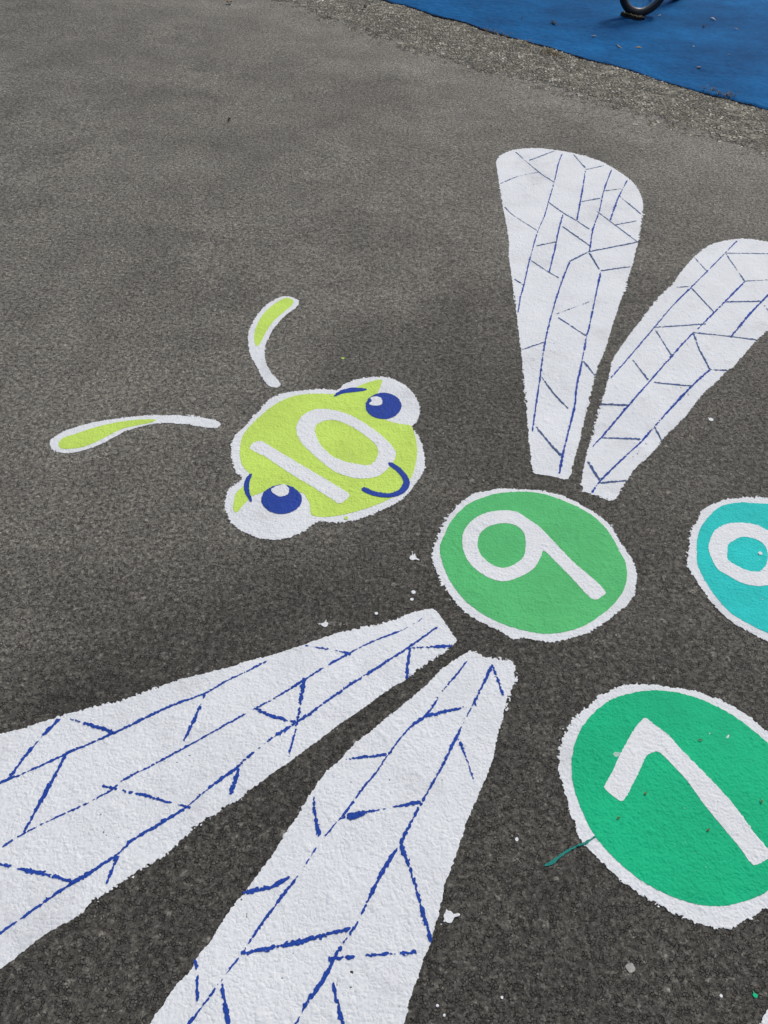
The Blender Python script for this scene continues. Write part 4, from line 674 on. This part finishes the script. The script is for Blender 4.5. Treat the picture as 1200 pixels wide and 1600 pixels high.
# wings
WG = 'wings of the painted insect'
for key, lab, vw, seed in (('A', 'upright white painted wing with many thin grey blue veins, farthest from the head', 0.0034, 301),
                           ('B', 'white painted wing with thin veins running to the right edge, beside the upright wing', 0.0036, 321),
                           ('C', 'white painted wing with dashed blue veins reaching the left edge below the head', 0.0035, 341),
                           ('D', 'broad white painted wing with dashed blue veins, cut by the bottom edge', 0.0035, 361)):
    far = key in 'AB'
    t = root('painted_wing', DATA['wing' + key], lab, 'painted wing', WG)
    paint_poly('wing_panel', [DATA['wing' + key]], 0, M['white'], t, 0.0028 if not far else 0.0046, seed, wild=1.8 if not far else 1.2, pits=0.055)
    for k, line in enumerate(DATA[key + '_long'] + DATA[key + '_cross']):
        main = k < len(DATA[key + '_long'])
        w = vw * (0.85 + 0.35 * ((k * 0.618) % 1)) * ((0.88 if far else 0.85) if main else (0.84 if far else 1.0))
        paint_strokes('vein', [line], w, 1 + 0.06 * k, M['vein'] if (main or not far) else M['vein_grey'], t, seed + 5 + 3 * k, 0.12 if far else 0.55, DATA['wing' + key])
    if key == 'D':
        paint_poly('paint_blot', [DATA['blot_D']], 3.2, M['vein'], t, 0.0025, 377)

# numbered circles
CG = 'numbered circles of the painted body'
t = root('painted_circle', DATA['d9_out'], 'leaf green painted circle with white number 9', 'painted circle', CG)
paint_poly('outline', [DATA['d9_out']], 0, M['white'], t, 0.0050, 401, wild=0.9, pits=0.06)
paint_poly('disc', [DATA['d9_fill']], 1, M['green9'], t, 0.0016, 411, pits=0.065)
paint_poly('digit_nine', [DATA['nine']], 2, M['white_digit'], t, 0.0014, 421, holes=[DATA['nine_hole']])
t = root('painted_circle', DATA['d8_out'], 'turquoise painted circle with white number 8, cut by the right edge', 'painted circle', CG)
paint_poly('outline', [DATA['d8_out']], 0, M['white'], t, 0.0050, 431, wild=0.8, pits=0.06)
paint_poly('disc', [DATA['d8_fill']], 1, M['teal'], t, 0.0016, 441, pits=0.065)
paint_poly('digit_eight', [DATA['eight']], 2, M['white_digit'], t, 0.0016, 451, holes=[DATA['eight_hole'], DATA['eight_hole2']])
t = root('painted_circle', DATA['d7_out'], 'emerald green painted circle with white number 7', 'painted circle', CG)
paint_poly('outline', [DATA['d7_out']], 0, M['white'], t, 0.0052, 461, wild=0.9, pits=0.05)
paint_poly('disc', [DATA['d7_fill']], 1, M['green7'], t, 0.0014, 471, pits=0.045)
paint_poly('digit_seven', [DATA['seven']], 2, M['white_digit'], t, 0.0012, 481)
# next circle of the body: only a sliver of its white rim reaches the bottom right corner
a0 = np.linspace(0, 2 * math.pi, 48, endpoint=False)
cc = np.array(DATA['corner_edge']) + 0.238 * np.array([0.80, -0.60])
ring = [(cc[0] + 0.243 * math.cos(a), cc[1] + 0.243 * math.sin(a)) for a in a0]
inner = [(cc[0] + 0.212 * math.cos(a), cc[1] + 0.212 * math.sin(a)) for a in a0]
t = root('painted_circle', ring, 'painted circle showing only a sliver of white rim in the bottom right corner', 'painted circle', CG)
paint_poly('outline', [ring], 0, M['white'], t, 0.0050, 491, wild=0.8)
paint_poly('disc', [inner], 1, M['green7'], t, 0.0016, 495)

# dribble and drops of paint
tag(paint_poly('paint_dribble', [DATA['dribble']], 2, M['dribble'], None, 0.0012, 501), 'thin teal paint dribble running off the emerald circle with number 7', 'paint dribble')

tag(paint_poly('paint_smear', [DATA['seven_smudge']], 2, M['smear'], None, 0.0008, 505), 'small pale smear of paint left of the top of number 7', 'paint smear')

def splat(key, r, label, mat='white_digit', rays=0, seed=1, level=1, stretch=(1, 0), group=None):
    r *= 0.75
    rnd = random.Random(seed)
    c = np.array(DATA['pts'][key])
    polys = [[tuple(c + r * (0.85 + 0.3 * rnd.random()) * np.array([math.cos(a), math.sin(a)]) * np.array([stretch[0], 1])) for a in np.linspace(0, 2 * math.pi, 11, endpoint=False)]]
    for k in range(rays):
        a = rnd.uniform(0, 2 * math.pi); ln = r * rnd.uniform(1.4, 2.4); w = r * rnd.uniform(0.10, 0.2)
        d = np.array([math.cos(a), math.sin(a)]); n = np.array([-d[1], d[0]])
        polys.append([tuple(c + d * r * 0.5 + n * w), tuple(c + d * ln * 0.8 + n * w * 0.8), tuple(c + d * ln), tuple(c + d * ln * 0.8 - n * w * 0.8), tuple(c + d * r * 0.5 - n * w)])
        if rnd.random() < 0.6:
            q = c + d * ln * 1.35
            polys.append([tuple(q + w * 0.9 * np.array([math.cos(b), math.sin(b)])) for b in np.linspace(0, 2 * math.pi, 7, endpoint=False)])
    o = paint_poly('paint_drop', polys, level, M[mat], None, 0.0006, seed + 600, grow=0.0008)
    return tag(o, label, 'paint drop', group) if o else None
splat('splash_head', 0.0105, 'white paint splash with thin tails between the head and circle 9', rays=3, seed=4)
splat('drop_a', 0.0058, 'upper of two round white paint drops above the tip of the left wing', seed=5)
splat('drop_b', 0.0048, 'lower of two round white paint drops above the tip of the left wing', seed=6)
splat('drop_c', 0.0048, 'small round white paint drop by the upper edge of the left wing', seed=7)
splat('fleck', 0.0085, 'broken white paint fleck beside the upper edge of the left wing', rays=2, seed=8)
splat('splash_wing', 0.0085, 'white paint splash with tail between right wing and turquoise circle', rays=1, seed=21)
splat('splat', 0.0115, 'large spiky white paint splat beside the broad bottom wing', rays=3, seed=11)
splat('drop_disc8', 0.0062, 'tiny white paint drop inside the loop of number 8', level=4, seed=12)
splat('drop_d', 0.0040, 'small white paint drop on asphalt left of the emerald circle', seed=13)
splat('drop_f', 0.0048, 'small white paint drop in the gap between the two lower wings', seed=14)
splat('chip_a', 0.0026, 'tiny white paint speck near the bottom right corner', seed=15)
splat('chip_b', 0.0026, 'tiny white paint specks on asphalt right of the broad wing at the bottom', seed=16, group='white paint specks at the bottom')
splat('chip_c', 0.0022, 'tiny white paint specks on asphalt right of the broad wing at the bottom', seed=17, group='white paint specks at the bottom')
splat('chip_d', 0.0022, 'tiny white paint specks on asphalt right of the broad wing at the bottom', seed=18, group='white paint specks at the bottom')
splat('lime_a', 0.0055, 'tiny lime paint drop on the white rim below number 10', mat='lime', level=4, seed=22)
splat('lime_b', 0.005, 'tiny lime paint fleck on asphalt above the insect head', mat='lime', rays=2, seed=23)
splat('drop_e', 0.0090, 'pale worn paint fleck on asphalt below the emerald circle', mat='worn_white', seed=27)
splat('green', 0.0042, 'small green paint drop on asphalt near the bottom right corner', mat='green7', rays=1, seed=19)

# ------------------------------------------------------------------ child's bicycle standing on the blue surface
def tube(pts, rad, seg=10, closed=False):
    pts = [Vector(p) for p in pts]; n = len(pts); V = []; F = []
    prev = None
    for k, p in enumerate(pts):
        d = (pts[(k + 1) % n] - pts[k - 1]) if (closed or 0 < k < n - 1) else (pts[1] - pts[0] if k == 0 else pts[-1] - pts[-2])
        d.normalize()
        if prev is None: prev = d.orthogonal()
        u = (prev - d * prev.dot(d)).normalized(); prev = u
        w = d.cross(u)
        r = rad[k] if isinstance(rad, (list, tuple)) else rad
        V += [p + (u * math.cos(a) + w * math.sin(a)) * r for a in (2 * math.pi * i / seg for i in range(seg))]
    for k in range(n if closed else n - 1):
        for i in range(seg):
            a = k * seg + i; b = k * seg + (i + 1) % seg; c = ((k + 1) % n) * seg + (i + 1) % seg; d = ((k + 1) % n) * seg + i
            F.append((a, b, c, d))
    if not closed:
        F.append(tuple(range(seg))[::-1]); F.append(tuple(range((n - 1) * seg, n * seg)))
    return V, F

def join(parts):
    V, F = [], []
    for v, f in parts:
        o = len(V); V += list(v); F += [tuple(i + o for i in q) for q in f]
    return V, F

def revolve(profile, n=64):
    """ring about the local Y axis; profile points are (radius, y)"""
    V, F = [], []; m = len(profile)
    for i in range(n):
        a = 2 * math.pi * i / n
        V += [(r * math.cos(a), y, r * math.sin(a)) for r, y in profile]
    for i in range(n):
        for k in range(m):
            F.append((i * m + k, i * m + (k + 1) % m, ((i + 1) % n) * m + (k + 1) % m, ((i + 1) % n) * m + k))
    return V, F

def xf(VF, mat):
    return [mat @ Vector(v) for v in VF[0]], VF[1]

def bicycle():
    c = np.array(DATA['pts']['bike']) * (1.5 - BLUE_Z) / 1.5
    r0 = np.array(DATA['pts']['rear']) * (1.5 - BLUE_Z) / 1.5
    az = math.atan2(c[1] - r0[1], c[0] - r0[0])          # frame direction, rear to front
    wb = float(np.hypot(*(c - r0)))
    t = empty('bicycle', (float(r0[0]), float(r0[1]), BLUE_Z), "small dark child's bicycle standing on the blue pavement, only its tyre bottoms in view", 'bicycle', rz=az)
    Rw = 0.18
    steer = math.radians(15 + 180) - az
    def wheel(x, rot):
        Mx = Matrix.Translation((x, 0, Rw)) @ Matrix.Rotation(rot, 4, 'Z')
        prof = [(Rw - 0.022 + 0.022 * math.cos(a), 0.023 * math.sin(a)) for a in np.linspace(0, 2 * math.pi, 14, endpoint=False)]
        V, F = xf(revolve(prof, 72), Mx)
        w = mesh_obj('wheel', *xf(revolve([(0.018, -0.03), (0.018, 0.03), (0.006, 0.03), (0.006, -0.03)], 16), Mx), M['rim'], t)
        mesh_obj('tyre', V, F, M['tyre'], w)
        prof = [(Rw - 0.042, -0.013), (Rw - 0.036, -0.015), (Rw - 0.036, 0.015), (Rw - 0.042, 0.013), (Rw - 0.050, 0.006), (Rw - 0.050, -0.006)]
        mesh_obj('rim', *xf(revolve(prof, 72), Mx), M['rim'], w)
        sp = []
        for k in range(14):
            a = 2 * math.pi * (k + 0.2) / 14; b = a + 0.25 * (-1) ** k; s = 0.022 * (-1) ** k
            sp.append(tube([(0.016 * math.cos(b), s, 0.016 * math.sin(b)), ((Rw - 0.045) * math.cos(a), 0, (Rw - 0.045) * math.sin(a))], 0.0007, 6))
        mesh_obj('spokes', *xf(join(sp), Mx), M['rim'], w)
    wheel(0.0, 0.0); wheel(wb, steer)
    Mf = Matrix.Translation((wb, 0, 0)) @ Matrix.Rotation(steer, 4, 'Z')
    hd = wb - 0.09
    mesh_obj('fork', *join([xf(tube([(0, s * 0.038, Rw), (0, s * 0.038, Rw + 0.19), (0, 0, Rw + 0.22)], 0.010), Mf) for s in (-1, 1)] + [tube([(wb, 0, Rw + 0.20), (hd, 0, 0.55)], 0.013)]), M['frame'], t)
    mesh_obj('frame', *join([tube([(hd + 0.012, 0, 0.50), (0.22, 0, 0.26)], 0.018), tube([(0.22, 0, 0.26), (0.14, 0, 0.46)], 0.014), tube([(hd + 0.006, 0, 0.53), (0.16, 0, 0.42)], 0.012)]
        + [tube([(0, s * 0.045, Rw), (0.2, s * 0.02, 0.27)], 0.009) for s in (-1, 1)] + [tube([(0, s * 0.045, Rw), (0.155, s * 0.012, 0.42)], 0.007) for s in (-1, 1)]), M['frame'], t)
    Mh = Matrix.Translation((hd, 0, 0.55)) @ Matrix.Rotation(steer, 4, 'Z')
    mesh_obj('handlebar', *xf(tube([(-0.03, -0.22, 0.09), (0, -0.10, 0.08), (0, 0, 0.02), (0, 0.10, 0.08), (-0.03, 0.22, 0.09)], 0.010), Mh), M['rim'], t)
    for s in (-1, 1):
        mesh_obj('grip', *xf(tube([(-0.036, s * 0.245, 0.092), (-0.022, s * 0.165, 0.088)], 0.016), Mh), M['saddle'], t)
    sv, sf = tube([(0.03, 0, 0.485), (0.06, 0, 0.49), (0.12, 0, 0.485), (0.19, 0, 0.482), (0.235, 0, 0.478)], [0.035, 0.065, 0.055, 0.028, 0.014], 14)
    mesh_obj('saddle', [(v[0], v[1], 0.485 + (v[2] - 0.485) * 0.45) for v in sv], sf, M['saddle'], t)
    mesh_obj('kickstand', *tube([(0.16, -0.03, 0.25), (0.13, -0.10, 0.10), (0.12, -0.14, 0.004)], 0.007), M['frame'], t)
bicycle()

# dark slab under the front tyre: its contact shadow and debris built as a shape
def slab():
    p = np.array(DATA['pts']['slab_a']) * (1.5 - BLUE_Z) / 1.5; q = np.array(DATA['pts']['slab_b']) * (1.5 - BLUE_Z) / 1.5
    c = (p + q) / 2; d = q - p; L_ = float(np.hypot(*d)); a = math.atan2(d[1], d[0])
    rnd = random.Random(4); V = []; F = []; n = 14
    for k in range(n + 1):
        x = -L_ / 2 + L_ * k / n; w = 0.045 * (1 - 0.5 * abs(2 * k / n - 1) ** 3) * rnd.uniform(0.85, 1.1); h = 0.020 + rnd.uniform(-0.004, 0.003)
        V += [(x, -w, 0), (x, -w * 0.8, h), (x, w * 0.8, h * 0.9), (x, w, 0)]
    for k in range(n):
        for i in range(3): F.append((k * 4 + i, (k + 1) * 4 + i, (k + 1) * 4 + i + 1, k * 4 + i + 1))
    F.append((3, 2, 1, 0)); F.append(tuple(n * 4 + i for i in range(4)))
    t = empty('shadow_scrap', (float(c[0]), float(c[1]), BLUE_Z), 'flat dark scrap with a tan edge, part contact shadow, under the bicycle tyre', 'scrap', rz=a)
    mesh_obj('slab', V, F, M['leaf_dark'], t)
    V2 = [(-L_ * 0.42 + L_ * 0.9 * k / 12, -0.030 + 0.004 * math.sin(k * 1.7), 0.022 + 0.003 * math.sin(k * 2.3)) for k in range(13)]
    mesh_obj('tan_rim', *tube(V2, 0.0035, 6), M['leaf_tan'], t)
slab()

# ------------------------------------------------------------------ litter: leaf scraps, twigs and dry grass
def leaf(key, ln, wd, label, mat, z, seed, group=None, name='leaf_scrap', cat='leaf'):
    rnd = random.Random(seed)
    p = DATA['pts'][key]; s = (1.5 - z) / 1.5
    n = 7; V = []; F = []
    for k in range(n + 1):
        t = k / n; x = (t - 0.5) * ln; w = wd * 0.5 * math.sin(math.pi * min(max(t, 0.06), 0.94)) * rnd.uniform(0.7, 1.2); b = 0.25 * wd * math.sin(t * 5 + seed)
        up = 0.002 + 0.25 * wd * rnd.random() + 0.3 * wd * t
        V += [(x, b - w, up + 0.25 * w), (x, b, up), (x, b + w, up + 0.3 * w), (x, b, up - 0.0012)]
    for k in range(n):
        for i in range(4): F.append((k * 4 + i, (k + 1) * 4 + i, (k + 1) * 4 + (i + 1) % 4, k * 4 + (i + 1) % 4))
    F.append((3, 2, 1, 0)); F.append(tuple(n * 4 + i for i in range(4)))
    o = mesh_obj(name, V, F, M[mat], None)
    o.location = (p[0] * s, p[1] * s, z); o.rotation_euler = (0, 0, rnd.uniform(0, 6.28))
    return tag(o, label, cat, group)
def ground_z(key):
    p = DATA['pts'][key]
    j = min(np.searchsorted(YS, p[1]), NY - 1); i = min(np.searchsorted(XS, p[0]), NX - 1)
    return float(HT[j, i])
for k, key in enumerate(('leaf_a', 'leaf_b', 'leaf_c', 'leaf_d', 'leaf_e')):
    leaf(key, 0.009, 0.0035, 'tiny brown leaf bits lying on the emerald circle with number 7', 'leaf_brown', ground_z(key) + 0.002, 30 + k, 'leaf bits on the emerald circle')
for k, (key, ln, wd, mat) in enumerate((('b1', 0.055, 0.012, 'leaf_tan'), ('b2', 0.045, 0.016, 'leaf_tan'), ('b3', 0.035, 0.01, 'leaf_tan'), ('b8', 0.03, 0.010, 'leaf_tan'), ('b10', 0.025, 0.012, 'leaf_tan'), ('b9', 0.03, 0.018, 'leaf_tan'))):
    leaf(key, ln, wd, 'small tan leaf scraps scattered on the blue pavement', mat, BLUE_Z - 0.002, 50 + k, 'tan leaf scraps on the blue pavement')
for k, (key, ln, wd) in enumerate((('b5', 0.035, 0.02), ('b6', 0.04, 0.01), ('b12', 0.02, 0.014))):
    leaf(key, ln, wd, 'small pale scraps lying on the blue pavement right of the bicycle', 'leaf_pale', BLUE_Z - 0.002, 70 + k, 'pale scraps on the blue pavement')
for k, (key, ln, wd) in enumerate((('b7', 0.05, 0.014), ('b11', 0.04, 0.016), ('b4', 0.09, 0.02), ('b13', 0.03, 0.012))):
    leaf(key, ln, wd, 'dark leaf scraps lying flat on the blue pavement', 'leaf_dark', BLUE_Z - 0.004, 80 + k, 'dark leaf scraps on the blue pavement')
leaf('twig', 0.030, 0.0022, 'thin pale straw on asphalt between the two upper wings', 'leaf_pale', ground_z('twig') + 0.001, 92, None, 'straw', 'straw')
leaf('stick', 0.05, 0.014, 'small dark leaf curl on the bare asphalt at the far left', 'leaf_dark', ground_z('stick') + 0.002, 93)
leaf('beige', 0.05, 0.034, 'pale beige leaf at the top edge on the bare asphalt', 'leaf_tan', ground_z('beige') + 0.002, 94)
leaf('mark', 0.035, 0.03, 'small black scrap on the worn strip near the top', 'leaf_dark', ground_z('mark') + 0.006, 95)

def tuft(key, seed, nb, spread):
    rnd = random.Random(seed); p = DATA['pts'][key]; parts = []
    for k in range(nb):
        a = rnd.uniform(0, 6.28); b = rnd.uniform(-spread, spread); c = rnd.uniform(-0.3, 0.3) * spread; l = rnd.uniform(0.02, 0.055); h = rnd.uniform(0.004, 0.03)
        x0 = b * EDIR[0] + c * ENRM[0]; y0 = b * EDIR[1] + c * ENRM[1]
        parts.append(tube([(x0, y0, 0), (x0 + math.cos(a) * l * 0.5, y0 + math.sin(a) * l * 0.5, h), (x0 + math.cos(a) * l, y0 + math.sin(a) * l, h * 0.7)], [0.0016, 0.0014, 0.0005], 4))
    o = mesh_obj('grass_tuft', *join(parts), M['leaf_tan'], None)
    o.location = (p[0], p[1], 0.012)
    return tag(o, 'dry tan grass wisps caught along the edge of the blue pavement', 'grass', 'dry grass along the blue edge')
for k, (key, nb, sp) in enumerate((('tuft_a', 16, 0.10), ('tuft_b', 40, 0.07), ('tuft_c', 34, 0.09), ('tuft_d', 14, 0.08))):
    tuft(key, 130 + k, nb, sp)
